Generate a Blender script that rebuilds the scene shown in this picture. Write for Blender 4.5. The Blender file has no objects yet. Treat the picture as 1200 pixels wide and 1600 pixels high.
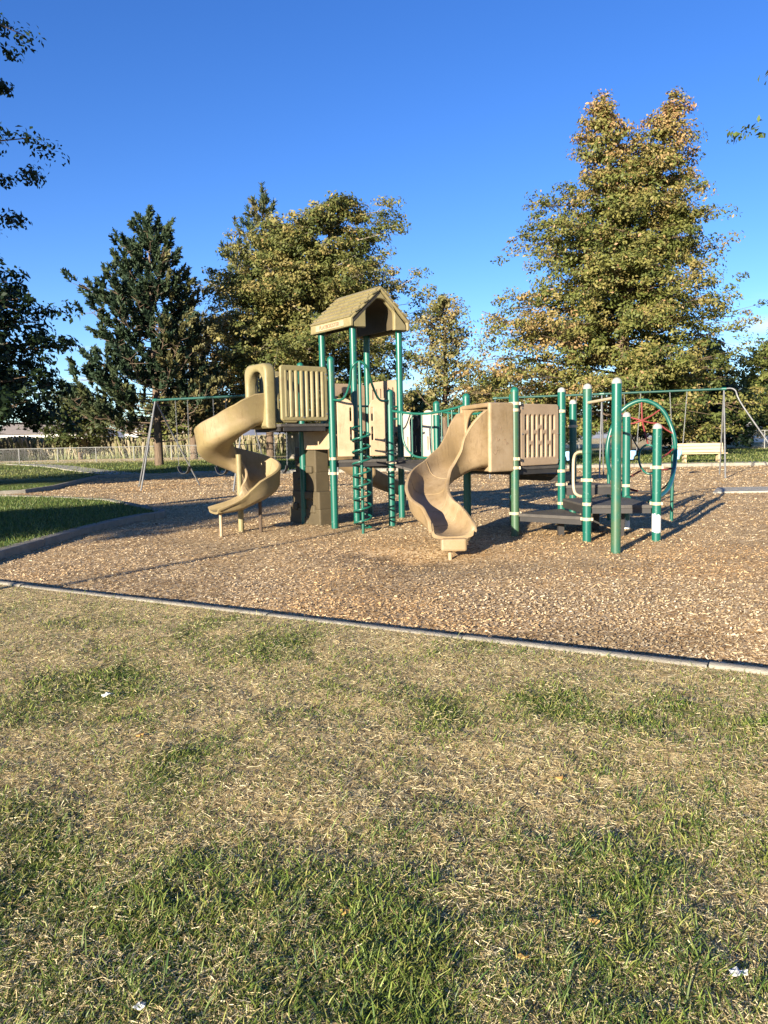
import bpy, bmesh, math, random
import numpy as np
from mathutils import Vector, Matrix, geometry

random.seed(7)
RNG = np.random.default_rng(7)
rad = math.radians
SC = bpy.context.scene
COL = SC.collection

# ------------------------------------------------------------------ camera
cam_d = bpy.data.cameras.new('camera')
cam_d.sensor_fit = 'VERTICAL'
cam_d.sensor_height = 36.0
cam_d.lens = 27.0
cam_d.clip_start = 0.05
cam_d.clip_end = 9000
cam = bpy.data.objects.new('camera', cam_d)
COL.objects.link(cam)
cam.matrix_world = (Matrix.Translation((0, 0, 1.5)) @ Matrix.Rotation(rad(90 - 5.15), 4, 'X')
                    @ Matrix.Rotation(rad(-1.2), 4, 'Z'))
SC.camera = cam

# ------------------------------------------------------------------ sky and sun
SUN_EL, SUN_AZ = rad(13.2), rad(31.0)         # light travels towards +y, 31 deg to the right
world = bpy.data.worlds.new('World')
SC.world = world
world.use_nodes = True
wn, wl = world.node_tree.nodes, world.node_tree.links
wn.clear()
sky = wn.new('ShaderNodeTexSky')
sky.sky_type = 'NISHITA'
sky.sun_disc = False
sky.sun_elevation = SUN_EL
sky.sun_rotation = rad(180) + SUN_AZ
sky.air_density = 1.0
sky.dust_density = 0.15
sky.ozone_density = 3.0
sky.altitude = 1400
tcw = wn.new('ShaderNodeTexCoord')
sep = wn.new('ShaderNodeSeparateXYZ')
mpw = wn.new('ShaderNodeMapping')
mpw.inputs['Scale'].default_value = (3.0, 3.0, 26.0)
mpw.inputs['Location'].default_value = (0.4, 1.3, 0.2)
nzw = wn.new('ShaderNodeTexNoise')
nzw.inputs['Scale'].default_value = 2.2
nzw.inputs['Detail'].default_value = 5
rmw = wn.new('ShaderNodeMapRange')
rmw.inputs['From Min'].default_value = 0.56
rmw.inputs['From Max'].default_value = 0.78
band = wn.new('ShaderNodeMapRange')               # thin cloud only low over the horizon
band.inputs['From Min'].default_value = 0.17
band.inputs['From Max'].default_value = 0.08
mul = wn.new('ShaderNodeMath'); mul.operation = 'MULTIPLY'
mul2 = wn.new('ShaderNodeMath'); mul2.operation = 'MULTIPLY'; mul2.inputs[1].default_value = 0.7
mixw = wn.new('ShaderNodeMix'); mixw.data_type = 'RGBA'
mixw.inputs[7].default_value = (5.5, 5.3, 5.4, 1)
bgn = wn.new('ShaderNodeBackground')
bgn.inputs['Strength'].default_value = 0.077
out = wn.new('ShaderNodeOutputWorld')
wl.new(tcw.outputs['Generated'], sep.inputs[0])
wl.new(tcw.outputs['Generated'], mpw.inputs[0])
wl.new(mpw.outputs[0], nzw.inputs['Vector'])
wl.new(nzw.outputs['Fac'], rmw.inputs['Value'])
wl.new(sep.outputs['Z'], band.inputs['Value'])
wl.new(rmw.outputs[0], mul.inputs[0]); wl.new(band.outputs[0], mul.inputs[1])
wl.new(mul.outputs[0], mul2.inputs[0])
vsub = wn.new('ShaderNodeVectorMath'); vsub.operation = 'SUBTRACT'; vsub.inputs[1].default_value = Vector((.497, 1.0, .141)).normalized()
vscl = wn.new('ShaderNodeVectorMath'); vscl.operation = 'MULTIPLY'; vscl.inputs[1].default_value = (22, 22, 95)
vlen = wn.new('ShaderNodeVectorMath'); vlen.operation = 'LENGTH'
cmr = wn.new('ShaderNodeMapRange'); cmr.inputs['From Min'].default_value = 1.15; cmr.inputs['From Max'].default_value = .1; cmr.inputs['To Max'].default_value = 1.1
cml = wn.new('ShaderNodeMath'); cml.operation = 'MULTIPLY'
cmx = wn.new('ShaderNodeMath'); cmx.operation = 'MAXIMUM'; cmx.use_clamp = True
wl.new(tcw.outputs['Generated'], vsub.inputs[0]); wl.new(vsub.outputs[0], vscl.inputs[0]); wl.new(vscl.outputs[0], vlen.inputs[0])
wl.new(vlen.outputs['Value'], cmr.inputs['Value']); wl.new(cmr.outputs[0], cml.inputs[0]); wl.new(nzw.outputs['Fac'], cml.inputs[1])
wl.new(cml.outputs[0], cmx.inputs[0]); wl.new(mul2.outputs[0], cmx.inputs[1])
wl.new(cmx.outputs[0], mixw.inputs[0])
hsw = wn.new('ShaderNodeHueSaturation'); hsw.inputs['Hue'].default_value = .517; hsw.inputs['Saturation'].default_value = 1.22
wl.new(sky.outputs[0], hsw.inputs['Color']); wl.new(hsw.outputs[0], mixw.inputs[6])
wl.new(mixw.outputs[2], bgn.inputs['Color'])
wl.new(bgn.outputs[0], out.inputs['Surface'])

sun_d = bpy.data.lights.new('sun', 'SUN')
sun_d.energy = 5.0
sun_d.angle = rad(0.5)
sun_d.color = (1.0, 0.90, 0.73)
sun = bpy.data.objects.new('sun', sun_d)
COL.objects.link(sun)
LDIR = Vector((math.sin(SUN_AZ) * math.cos(SUN_EL), math.cos(SUN_AZ) * math.cos(SUN_EL), -math.sin(SUN_EL)))
sun.rotation_euler = LDIR.to_track_quat('-Z', 'Y').to_euler()
sun.location = (-20, -34, 12)

SC.view_settings.view_transform = 'Standard'
SC.view_settings.look = 'None'
SC.view_settings.gamma = 1.0
SC.view_settings.use_curve_mapping = False
SC.view_settings.exposure = 1.7
SC.render.engine = 'CYCLES'
SC.cycles.max_bounces = 6
SC.cycles.transparent_max_bounces = 16

# ------------------------------------------------------------------ helpers: objects
WPOS = {}
def tag(o, label=None, cat=None, group=None, kind=None):
    if label: o['label'] = label
    if cat: o['category'] = cat
    if group: o['group'] = group
    if kind: o['kind'] = kind
    return o

def empty(name, loc):
    o = bpy.data.objects.new(name, None)
    o.empty_display_size = 0.2
    COL.objects.link(o)
    o.location = loc
    WPOS[o] = Vector(loc)
    return o

def link_mesh(name, me, mat, parent=None, origin=None):
    """me is in world coordinates; it is moved so that the object's origin is at its base."""
    if mat: me.materials.append(mat)
    n = len(me.vertices)
    co = np.empty(n * 3); me.vertices.foreach_get('co', co); co = co.reshape(-1, 3)
    if origin is None:
        lo, hi = co.min(0), co.max(0)
        origin = ((lo[0] + hi[0]) / 2, (lo[1] + hi[1]) / 2, lo[2])
    origin = Vector(origin)
    co -= np.array(origin)
    me.vertices.foreach_set('co', co.ravel()); me.update()
    o = bpy.data.objects.new(name, me)
    COL.objects.link(o)
    WPOS[o] = origin
    if parent:
        o.parent = parent
        o.location = origin - WPOS[parent]
    else:
        o.location = origin
    return o

def copy_tree(src, parent=None):
    c = src.copy(); COL.objects.link(c)
    if parent: c.parent = parent
    for ch in src.children:
        copy_tree(ch, c)
    return c

class MB:
    def __init__(s): s.V, s.F = [], []
    def add(s, V, F):
        b = len(s.V); s.V += [tuple(v) for v in V]; s.F += [tuple(i + b for i in f) for f in F]
        return s
    def box(s, c, size, ax=None, ay=None, az=None):
        ax = Vector(ax or (1, 0, 0)); ay = Vector(ay or (0, 1, 0)); az = Vector(az or (0, 0, 1))
        c = Vector(c); hx, hy, hz = size[0] / 2, size[1] / 2, size[2] / 2
        V = [c + ax * (i * hx) + ay * (j * hy) + az * (k * hz) for k in (-1, 1) for j in (-1, 1) for i in (-1, 1)]
        return s.add(V, [(0, 2, 3, 1), (4, 5, 7, 6), (0, 1, 5, 4), (2, 6, 7, 3), (0, 4, 6, 2), (1, 3, 7, 5)])
    def prism(s, poly, z0, z1):
        n = len(poly)
        ar = sum(poly[i][0] * poly[(i + 1) % n][1] - poly[(i + 1) % n][0] * poly[i][1] for i in range(n))
        if ar < 0: poly = poly[::-1]
        V = [(p[0], p[1], z0) for p in poly] + [(p[0], p[1], z1) for p in poly]
        F = [tuple(range(n - 1, -1, -1)), tuple(range(n, 2 * n))]
        F += [(i, (i + 1) % n, n + (i + 1) % n, n + i) for i in range(n)]
        return s.add(V, F)
    def tube(s, path, r, seg=10, caps=True, closed=False):
        P = [Vector(p) for p in path]; n = len(P)
        rr = r if isinstance(r, (list, tuple)) else [r] * n
        T = []
        for i in range(n):
            if closed: t = P[(i + 1) % n] - P[i - 1]
            else: t = P[min(i + 1, n - 1)] - P[max(i - 1, 0)]
            T.append(t.normalized() if t.length > 1e-9 else Vector((0, 0, 1)))
        ref = Vector((0, 0, 1)) if abs(T[0].z) < .9 else Vector((1, 0, 0))
        nx = T[0].cross(ref).normalized()
        V, F = [], []
        for i in range(n):
            nx = (nx - T[i] * nx.dot(T[i])).normalized(); ny = T[i].cross(nx)
            for k in range(seg):
                a = 2 * math.pi * k / seg
                V.append(P[i] + (nx * math.cos(a) + ny * math.sin(a)) * rr[i])
        m = n if closed else n - 1
        for i in range(m):
            j = (i + 1) % n
            for k in range(seg):
                F.append((i * seg + k, i * seg + (k + 1) % seg, j * seg + (k + 1) % seg, j * seg + k))
        if caps and not closed:
            F.append(tuple(range(seg - 1, -1, -1)))
            F.append(tuple((n - 1) * seg + k for k in range(seg)))
        return s.add(V, F)
    def sweep(s, frames, profs):
        """frames: (origin, side, up); profs: closed polygon per frame (side, up)"""
        m = len(profs[0]); V, F = [], []
        for (o, sd, up), pr in zip(frames, profs):
            for a, b in pr: V.append(o + sd * a + up * b)
        for i in range(len(frames) - 1):
            for k in range(m):
                F.append((i * m + k, i * m + (k + 1) % m, (i + 1) * m + (k + 1) % m, (i + 1) * m + k))
        F.append(tuple(range(m - 1, -1, -1)))
        F.append(tuple((len(frames) - 1) * m + k for k in range(m)))
        return s.add(V, F)
    def mesh(s, name, smooth=None, bevel=0, bseg=2):
        me = bpy.data.meshes.new(name)
        me.from_pydata(s.V, [], s.F)
        bm = bmesh.new(); bm.from_mesh(me)
        bmesh.ops.recalc_face_normals(bm, faces=bm.faces)
        if bevel:
            es = [e for e in bm.edges if len(e.link_faces) == 2 and e.calc_face_angle(0) > rad(30)]
            bmesh.ops.bevel(bm, geom=es, offset=bevel, segments=bseg, profile=.5, affect='EDGES', clamp_overlap=True)
        bm.to_mesh(me); bm.free()
        if smooth:
            me.polygons.foreach_set('use_smooth', [True] * len(me.polygons))
            me.set_sharp_from_angle(angle=rad(smooth))
        return me
    def build(s, name, mat, parent=None, smooth=None, bevel=0, origin=None):
        return link_mesh(name, s.mesh(name, smooth, bevel), mat, parent, origin)

def catmull(pts, n=8, closed=False):
    P = [Vector(p) for p in pts]; out = []
    m = len(P) if closed else len(P) - 1
    for i in range(m):
        if closed: p0, p1, p2, p3 = P[i - 1], P[i], P[(i + 1) % len(P)], P[(i + 2) % len(P)]
        else: p0, p1, p2, p3 = P[max(i - 1, 0)], P[i], P[i + 1], P[min(i + 2, len(P) - 1)]
        for k in range(n):
            t = k / n
            out.append(.5 * ((2 * p1) + (p2 - p0) * t + (2 * p0 - 5 * p1 + 4 * p2 - p3) * t * t + (3 * p1 - p0 - 3 * p2 + p3) * t ** 3))
    if not closed: out.append(P[-1].copy())
    return out

def rrect(x0, y0, x1, y1, r, n=5, corners=(1, 1, 1, 1)):
    """corners: bl, br, tr, tl"""
    out = []
    for (cx, cy, a0, on) in ((x0, y0, 180, corners[0]), (x1, y0, 270, corners[1]), (x1, y1, 0, corners[2]), (x0, y1, 90, corners[3])):
        rr = r if on else min(r, .02)
        ox = cx + rr if cx == x0 else cx - rr; oy = cy + rr if cy == y0 else cy - rr
        for k in range(n + 1):
            a = rad(a0 + 90 * k / n); out.append((ox + rr * math.cos(a), oy + rr * math.sin(a)))
    return out

def slot(cx, y0, y1, w):
    return rrect(cx - w / 2, y0, cx + w / 2, y1, w / 2 * .98, 4)

def panel(name, outline, holes, thick, mat, parent, p0, p1=None, z=0, xdir=None, bevel=.012, off=0.0):
    """flat moulded panel: 2-D outline with holes, standing upright from p0 towards p1"""
    cu = bpy.data.curves.new(name, 'CURVE'); cu.dimensions = '2D'; cu.fill_mode = 'BOTH'
    cu.extrude = thick / 2 - bevel; cu.bevel_depth = bevel; cu.bevel_resolution = 2; cu.offset = -bevel
    for ring in [outline] + list(holes):
        sp = cu.splines.new('POLY'); sp.points.add(len(ring) - 1)
        for q, (a, b) in zip(sp.points, ring): q.co = (a, b, 0, 1)
        sp.use_cyclic_u = True
    tmp = bpy.data.objects.new('tmp', cu); COL.objects.link(tmp)
    dg = bpy.context.evaluated_depsgraph_get(); dg.update()
    me = bpy.data.meshes.new_from_object(tmp.evaluated_get(dg))
    bpy.data.objects.remove(tmp); bpy.data.curves.remove(cu)
    ux = Vector((p1[0] - p0[0], p1[1] - p0[1], 0)).normalized() if p1 is not None else Vector(xdir).normalized()
    up = Vector((0, 0, 1)); nr = ux.cross(up)
    o = Vector((p0[0], p0[1], z)) + nr * off
    M = Matrix(((ux.x, up.x, nr.x, o.x), (ux.y, up.y, nr.y, o.y), (ux.z, up.z, nr.z, o.z), (0, 0, 0, 1)))
    me.transform(M); me.materials.clear()
    me.polygons.foreach_set('use_smooth', [True] * len(me.polygons)); me.set_sharp_from_angle(angle=rad(35))
    me.name = name
    return link_mesh(name, me, mat, parent)

def np_mesh(name, V, T, C=None):
    me = bpy.data.meshes.new(name)
    V = np.ascontiguousarray(V, np.float32); T = np.ascontiguousarray(T, np.int32)
    k = T.shape[1]
    me.vertices.add(len(V)); me.vertices.foreach_set('co', V.ravel())
    me.loops.add(T.size); me.loops.foreach_set('vertex_index', T.ravel())
    me.polygons.add(len(T))
    me.polygons.foreach_set('loop_start', np.arange(0, T.size, k, dtype=np.int32))
    me.polygons.foreach_set('loop_total', np.full(len(T), k, np.int32))
    if C is not None:
        a = me.color_attributes.new('Col', 'FLOAT_COLOR', 'POINT')
        C4 = np.ones((len(V), 4), np.float32); C4[:, :3] = C
        a.data.foreach_set('color', C4.ravel())
    me.update(calc_edges=True)
    return me

def np_obj(name, V, T, C, mat, parent=None, origin=None):
    return link_mesh(name, np_mesh(name, V, T, C), mat, parent, origin)

# value noise, vectorised
_tab = np.random.default_rng(3).random((256, 256))
def vnoise(x, y):
    xi, yi = np.floor(x).astype(int), np.floor(y).astype(int); fx, fy = x - xi, y - yi
    fx, fy = fx * fx * (3 - 2 * fx), fy * fy * (3 - 2 * fy)
    g = lambda a, b: _tab[a % 256, b % 256]
    return (g(xi, yi) * (1 - fx) + g(xi + 1, yi) * fx) * (1 - fy) + (g(xi, yi + 1) * (1 - fx) + g(xi + 1, yi + 1) * fx) * fy
def fbm(x, y, oct=4):
    s, a, t = 0, 1, 0
    for i in range(oct):
        s = s + a * vnoise(x * 2 ** i + 17.3 * i, y * 2 ** i + 5.1 * i); t += a; a *= .5
    return s / t
def sstep(a, b, x):
    t = np.clip((x - a) / (b - a), 0, 1); return t * t * (3 - 2 * t)

# ------------------------------------------------------------------ helpers: materials
def nodes_of(name):
    m = bpy.data.materials.new(name); m.use_nodes = True
    n, l = m.node_tree.nodes, m.node_tree.links
    return m, n, l, n['Principled BSDF']

def ramp(n, stops):
    r = n.new('ShaderNodeValToRGB')
    while len(r.color_ramp.elements) < len(stops): r.color_ramp.elements.new(.5)
    for e, (p, c) in zip(r.color_ramp.elements, stops):
        e.position = p; e.color = (*c, 1) if len(c) == 3 else c
    return r

def noise_tex(n, l, scale, detail=4, rough=.55, src=None, stretch=None):
    t = n.new('ShaderNodeTexNoise'); t.inputs['Scale'].default_value = scale
    t.inputs['Detail'].default_value = detail; t.inputs['Roughness'].default_value = rough
    if src is None: src = n.new('ShaderNodeNewGeometry').outputs['Position']
    if stretch:
        mp = n.new('ShaderNodeMapping'); mp.inputs['Scale'].default_value = stretch
        l.new(src, mp.inputs[0]); src = mp.outputs[0]
    l.new(src, t.inputs['Vector'])
    return t

def simple(name, base, col2=None, rough=.6, scale=4, bump=.0, bscale=60, spec=.4, metal=0, lo=.35, hi=.7, stretch=None, dirt=None, dscale=14):
    m, n, l, b = nodes_of(name)
    c2 = col2 or tuple(x * .8 for x in base)
    t = noise_tex(n, l, scale, 5, .6, stretch=stretch)
    r = ramp(n, [(lo, base), (hi, c2)])
    l.new(t.outputs['Fac'], r.inputs[0]); colr = r.outputs[0]
    if dirt:
        t2 = noise_tex(n, l, dscale, 6, .7)
        r2 = ramp(n, [(.58, (0, 0, 0)), (.72, (1, 1, 1))]); l.new(t2.outputs['Fac'], r2.inputs[0])
        mx = n.new('ShaderNodeMix'); mx.data_type = 'RGBA'
        mm = n.new('ShaderNodeMath'); mm.operation = 'MULTIPLY'; mm.inputs[1].default_value = .55
        l.new(r2.outputs[0], mm.inputs[0])
        l.new(mm.outputs[0], mx.inputs[0]); l.new(colr, mx.inputs[6]); mx.inputs[7].default_value = (*dirt, 1)
        colr = mx.outputs[2]
    l.new(colr, b.inputs['Base Color'])
    b.inputs['Roughness'].default_value = rough; b.inputs['Metallic'].default_value = metal
    b.inputs['Specular IOR Level'].default_value = spec
    if bump:
        t3 = noise_tex(n, l, bscale, 4, .6)
        bp = n.new('ShaderNodeBump'); bp.inputs['Strength'].default_value = bump; bp.inputs['Distance'].default_value = .02
        l.new(t3.outputs['Fac'], bp.inputs['Height']); l.new(bp.outputs[0], b.inputs['Normal'])
    return m

def leafmat(name, rough=.55, trans=.3, spec=.25):
    m, n, l, b = nodes_of(name)
    at = n.new('ShaderNodeAttribute'); at.attribute_name = 'Col'
    l.new(at.outputs['Color'], b.inputs['Base Color'])
    b.inputs['Roughness'].default_value = rough; b.inputs['Specular IOR Level'].default_value = spec
    tr = n.new('ShaderNodeBsdfTranslucent'); mx = n.new('ShaderNodeMixShader'); mx.inputs[0].default_value = trans
    l.new(at.outputs['Color'], tr.inputs['Color'])
    o = n['Material Output']
    l.new(b.outputs[0], mx.inputs[1]); l.new(tr.outputs[0], mx.inputs[2]); l.new(mx.outputs[0], o.inputs['Surface'])
    return m

M = {}
M['leaf'] = leafmat('leaf')
M['needle'] = leafmat('needle', .6, .12)
M['blade'] = leafmat('grass_blade', .5, .25, .35)
M['chip'] = leafmat('wood_chip', .85, .0, .15)
M['bark'] = simple('bark', (.16, .115, .08), (.07, .05, .036), rough=.9, scale=3, bump=1, bscale=14, stretch=(4, 4, .7), spec=.1)
M['bark_pale'] = simple('bark_pale', (.30, .26, .21), (.16, .13, .10), rough=.9, scale=3, bump=1, bscale=14, stretch=(4, 4, .7), spec=.1)

def green_post(name, fade, patch=None):
    m, n, l, b = nodes_of(name)
    base, wear = (.003, .082, .058), (.04, .085, .042)
    t = noise_tex(n, l, 2.2, 5, .65, stretch=(1, 1, .55))
    r = ramp(n, [(.60 - fade, base), (.72 - fade, wear)])
    l.new(t.outputs['Fac'], r.inputs[0])
    t2 = noise_tex(n, l, 38, 4, .7)
    r2 = ramp(n, [(.66, (0, 0, 0)), (.69, (1, 1, 1))]); l.new(t2.outputs['Fac'], r2.inputs[0])
    mx = n.new('ShaderNodeMix'); mx.data_type = 'RGBA'; mx.inputs[7].default_value = (.22, .32, .27, 1)
    l.new(r2.outputs[0], mx.inputs[0]); l.new(r.outputs[0], mx.inputs[6])
    colr = mx.outputs[2]
    if patch:                                      # bare metal showing through chipped paint
        z0, z1 = patch
        g = n.new('ShaderNodeNewGeometry'); sp = n.new('ShaderNodeSeparateXYZ'); l.new(g.outputs['Position'], sp.inputs[0])
        t4 = noise_tex(n, l, 9, 4, .6)
        ad = n.new('ShaderNodeMath'); ad.operation = 'MULTIPLY_ADD'; ad.inputs[1].default_value = .22
        l.new(t4.outputs['Fac'], ad.inputs[0]); l.new(sp.outputs['Z'], ad.inputs[2])
        r4 = ramp(n, [(0, (0, 0, 0)), (z0 + .11, (0, 0, 0)), (z0 + .12, (1, 1, 1)), (z1 + .11, (1, 1, 1)), (z1 + .12, (0, 0, 0))])
        l.new(ad.outputs[0], r4.inputs[0])
        m5 = n.new('ShaderNodeMix'); m5.data_type = 'RGBA'; m5.inputs[7].default_value = (.52, .54, .53, 1)
        l.new(r4.outputs[0], m5.inputs[0]); l.new(colr, m5.inputs[6]); colr = m5.outputs[2]
    l.new(colr, b.inputs['Base Color'])
    rr = n.new('ShaderNodeMapRange'); rr.inputs['To Min'].default_value = .25; rr.inputs['To Max'].default_value = .55
    l.new(t.outputs['Fac'], rr.inputs['Value']); l.new(rr.outputs[0], b.inputs['Roughness'])
    b.inputs['Specular IOR Level'].default_value = .5
    return m
M['post'] = green_post('green_paint', .0)
M['post_worn'] = green_post('green_paint_worn', .16)
M['post_chip'] = green_post('green_paint_chipped', .06, (.12, .38))
M['post_chip2'] = green_post('green_paint_chipped_low', .02, (.0, .15))
M['rail'] = simple('green_rail', (.004, .09, .062), (.01, .075, .052), rough=.35, spec=.5)
M['beam'] = simple('swing_beam_paint', (.004, .06, .045), (.012, .045, .038), rough=.55)
M['cap_pale'] = simple('faded_cap', (.30, .30, .28), (.20, .21, .19), rough=.8, scale=18)
M['cap_green'] = simple('green_cap', (.005, .10, .07), (.015, .085, .06), rough=.45)
M['clamp'] = simple('tan_clamp', (.44, .36, .24), (.34, .28, .18), rough=.5, scale=20)
def plastic(name, base, fade, dirt, rough=.45):
    """sun-faded moulded plastic: broad fading, grime blotches, fine scratches"""
    m, n, l, b = nodes_of(name)
    def layer(prev, fac, colour, amt):
        mx = n.new('ShaderNodeMix'); mx.data_type = 'RGBA'
        q = n.new('ShaderNodeMath'); q.operation = 'MULTIPLY'; q.inputs[1].default_value = amt
        l.new(fac, q.inputs[0]); l.new(q.outputs[0], mx.inputs[0]); l.new(prev, mx.inputs[6]); mx.inputs[7].default_value = (*colour, 1)
        return mx.outputs[2]
    t = noise_tex(n, l, 1.5, 5, .6); r = ramp(n, [(.40, base), (.66, fade)]); l.new(t.outputs['Fac'], r.inputs[0]); c = r.outputs[0]
    t1 = noise_tex(n, l, 4.5, 7, .72); r1 = ramp(n, [(.50, (0, 0, 0)), (.70, (1, 1, 1))]); l.new(t1.outputs['Fac'], r1.inputs[0]); c = layer(c, r1.outputs[0], dirt, .75)
    t2 = noise_tex(n, l, 7, 5, .7, stretch=(3, 3, .35)); r2 = ramp(n, [(.56, (0, 0, 0)), (.68, (1, 1, 1))]); l.new(t2.outputs['Fac'], r2.inputs[0]); c = layer(c, r2.outputs[0], tuple(x * .62 for x in dirt), .45)
    t3 = noise_tex(n, l, 30, 6, .8); r3 = ramp(n, [(.62, (0, 0, 0)), (.66, (1, 1, 1))]); l.new(t3.outputs['Fac'], r3.inputs[0]); c = layer(c, r3.outputs[0], tuple(min(1, x * 1.35) for x in fade), .5)
    l.new(c, b.inputs['Base Color'])
    rr = n.new('ShaderNodeMapRange'); rr.inputs['To Min'].default_value = rough - .1; rr.inputs['To Max'].default_value = rough + .25
    l.new(t1.outputs['Fac'], rr.inputs['Value']); l.new(rr.outputs[0], b.inputs['Roughness'])
    bp = n.new('ShaderNodeBump'); bp.inputs['Strength'].default_value = .15; bp.inputs['Distance'].default_value = .01
    tb = noise_tex(n, l, 60, 4, .6); l.new(tb.outputs['Fac'], bp.inputs['Height']); l.new(bp.outputs[0], b.inputs['Normal'])
    b.inputs['Specular IOR Level'].default_value = .4
    return m
M['olive'] = plastic('olive_plastic', (.195, .163, .072), (.232, .19, .098), (.148, .114, .053))
M['slide'] = plastic('tan_slide_plastic', (.235, .162, .081), (.31, .226, .137), (.185, .122, .06))
M['spiral'] = plastic('spiral_slide_plastic', (.208, .158, .072), (.28, .207, .122), (.18, .128, .06))
M['panel'] = plastic('tan_panel_plastic', (.33, .24, .145), (.38, .285, .18), (.25, .17, .095), .5)
M['brown'] = simple('brown_panel_plastic', (.29, .21, .135), (.23, .165, .105), rough=.6, scale=2.5, bump=.1, bscale=140, dirt=(.17, .115, .075), dscale=7)
M['wallbrown'] = simple('climber_brown_in_shade', (.075, .057, .03), (.058, .044, .023), rough=.7, scale=3, bump=.2, bscale=50, dirt=(.13, .10, .06))  # darkened so the colour carries the cast shade on the climbing wall
M['white_panel'] = simple('pale_panel', (.42, .37, .29), (.36, .31, .24), rough=.6, scale=4)
M['deck'] = simple('deck_coating', (.045, .040, .036), (.075, .066, .056), rough=.75, scale=6, bump=.4, bscale=90, dirt=(.16, .12, .08), dscale=9)
M['deck_side'] = simple('deck_rim', (.022, .02, .019), (.035, .03, .027), rough=.6)
M['bolt'] = simple('steel_bolt', (.35, .34, .32), rough=.4, metal=.8)
M['steel'] = simple('galvanised_steel', (.19, .19, .19), (.13, .13, .13), rough=.5, scale=9, metal=.35)
M['chain'] = simple('chain_steel', (.30, .30, .29), rough=.45, metal=.6)
M['rubber'] = simple('black_rubber', (.018, .018, .02), (.03, .03, .03), rough=.6)
M['bucket'] = simple('light_blue_rubber', (.26, .44, .66), (.20, .36, .58), rough=.55, scale=8)
M['rope_red'] = simple('red_sleeve', (.19, .025, .022), (.12, .018, .016), rough=.6)
M['rope_black'] = simple('black_rope', (.02, .02, .022), (.035, .03, .03), rough=.8)
M['wood'] = simple('bench_board', (.52, .40, .235), (.43, .32, .18), rough=.7, scale=3, stretch=(.6, 8, 8), dirt=(.33, .25, .15))
M['concrete'] = simple('concrete', (.36, .335, .285), (.26, .238, .195), rough=.9, scale=6, bump=.5, bscale=60, spec=.15, dirt=(.22, .19, .15), dscale=11)
M['kerb_concrete'] = simple('kerb_concrete', (.27, .245, .20), (.19, .17, .135), rough=.9, scale=5, bump=.6, bscale=50, spec=.1, dirt=(.12, .10, .07), dscale=9)
M['wire'] = None
M['paper'] = simple('white_paper', (.55, .55, .53), (.40, .40, .38), rough=.8, scale=40)
M['dryleaf'] = simple('dry_leaf', (.42, .26, .07), (.34, .16, .05), rough=.7, scale=60)
M['letter'] = simple('moulded_letters', (.20, .13, .075), rough=.7)
M['dark'] = simple('dark_plastic_and_shade', (.03, .025, .02), rough=.7)

# ------------------------------------------------------------------ terrain layout (metres)
FRONT = lambda x: 5.71 - .573 * x
MULCH = [(14, FRONT(14)), (8, FRONT(8)), (4.5, FRONT(4.5)), (2.24, FRONT(2.24)), (0, FRONT(0)), (-2, FRONT(-2)), (-4.06, FRONT(-4.06)), (-5.45, FRONT(-5.45)),
         (-5.44, 10.75), (-5.38, 13.2), (-5.27, 14.8), (-5.08, 15.9), (-4.84, 16.45), (-4.95, 16.95), (-5.6, 18.0), (-7.5, 20.9), (-9.6, 22.7), (-11.9, 23.9), (-15.4, 25.3),
         (-12.6, 26.8), (-12.7, 29.5), (-13.4, 33), (-14.7, 39.4), (-8.9, 40.8), (0, 40.2), (8, 39.4), (14.6, 38.6), (22, 37), (25, 15)]

def in_poly(poly, x, y):
    x, y = np.asarray(x, float), np.asarray(y, float); c = np.zeros(x.shape, bool)
    for i in range(len(poly)):
        x1, y1 = poly[i]; x2, y2 = poly[i - 1]
        if y1 == y2: continue
        hit = ((y1 > y) != (y2 > y)) & (x < (x2 - x1) * (y - y1) / (y2 - y1) + x1)
        c ^= hit
    return c

def lawn_z(x, y):
    z = .10 + .27 * sstep(38, 62, y) + .6 * sstep(75, 220, y)
    z = z + .035 * (fbm(x * .9, y * .9, 3) - .5) * sstep(0, 1, np.abs(y - FRONT(x)) * 1.2) * (y < 12)
    fade = sstep(.1, .5, np.abs(y - FRONT(x))) * sstep(9, 7, y) * (y < FRONT(x))
    z = z + fade * (.030 * (fbm(x * 2.6 + 11, y * 2.6, 3) - .5) + .014 * (vnoise(x * 11, y * 11) - .5))
    return z
def mulch_z(x, y):
    z = .05 * (fbm(x * .55 + 9, y * .55, 3) - .5) + .022 * (fbm(x * 2.3, y * 2.3, 2) - .5)
    for (cx, cy, r, d) in ((.55, 9.75, .8, .10), (-3.2, 12.5, .8, .07), (-.3, 12.7, .6, .05), (.1, 10.4, .55, .06), (.35, 10.15, .18, .05), (-.2, 10.6, .16, .05)):
        z = z - d * np.exp(-((x - cx) ** 2 + (y - cy) ** 2) / (r * r))
    return z - .05 * np.exp(-np.abs(y - FRONT(x)) / .3)

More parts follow.
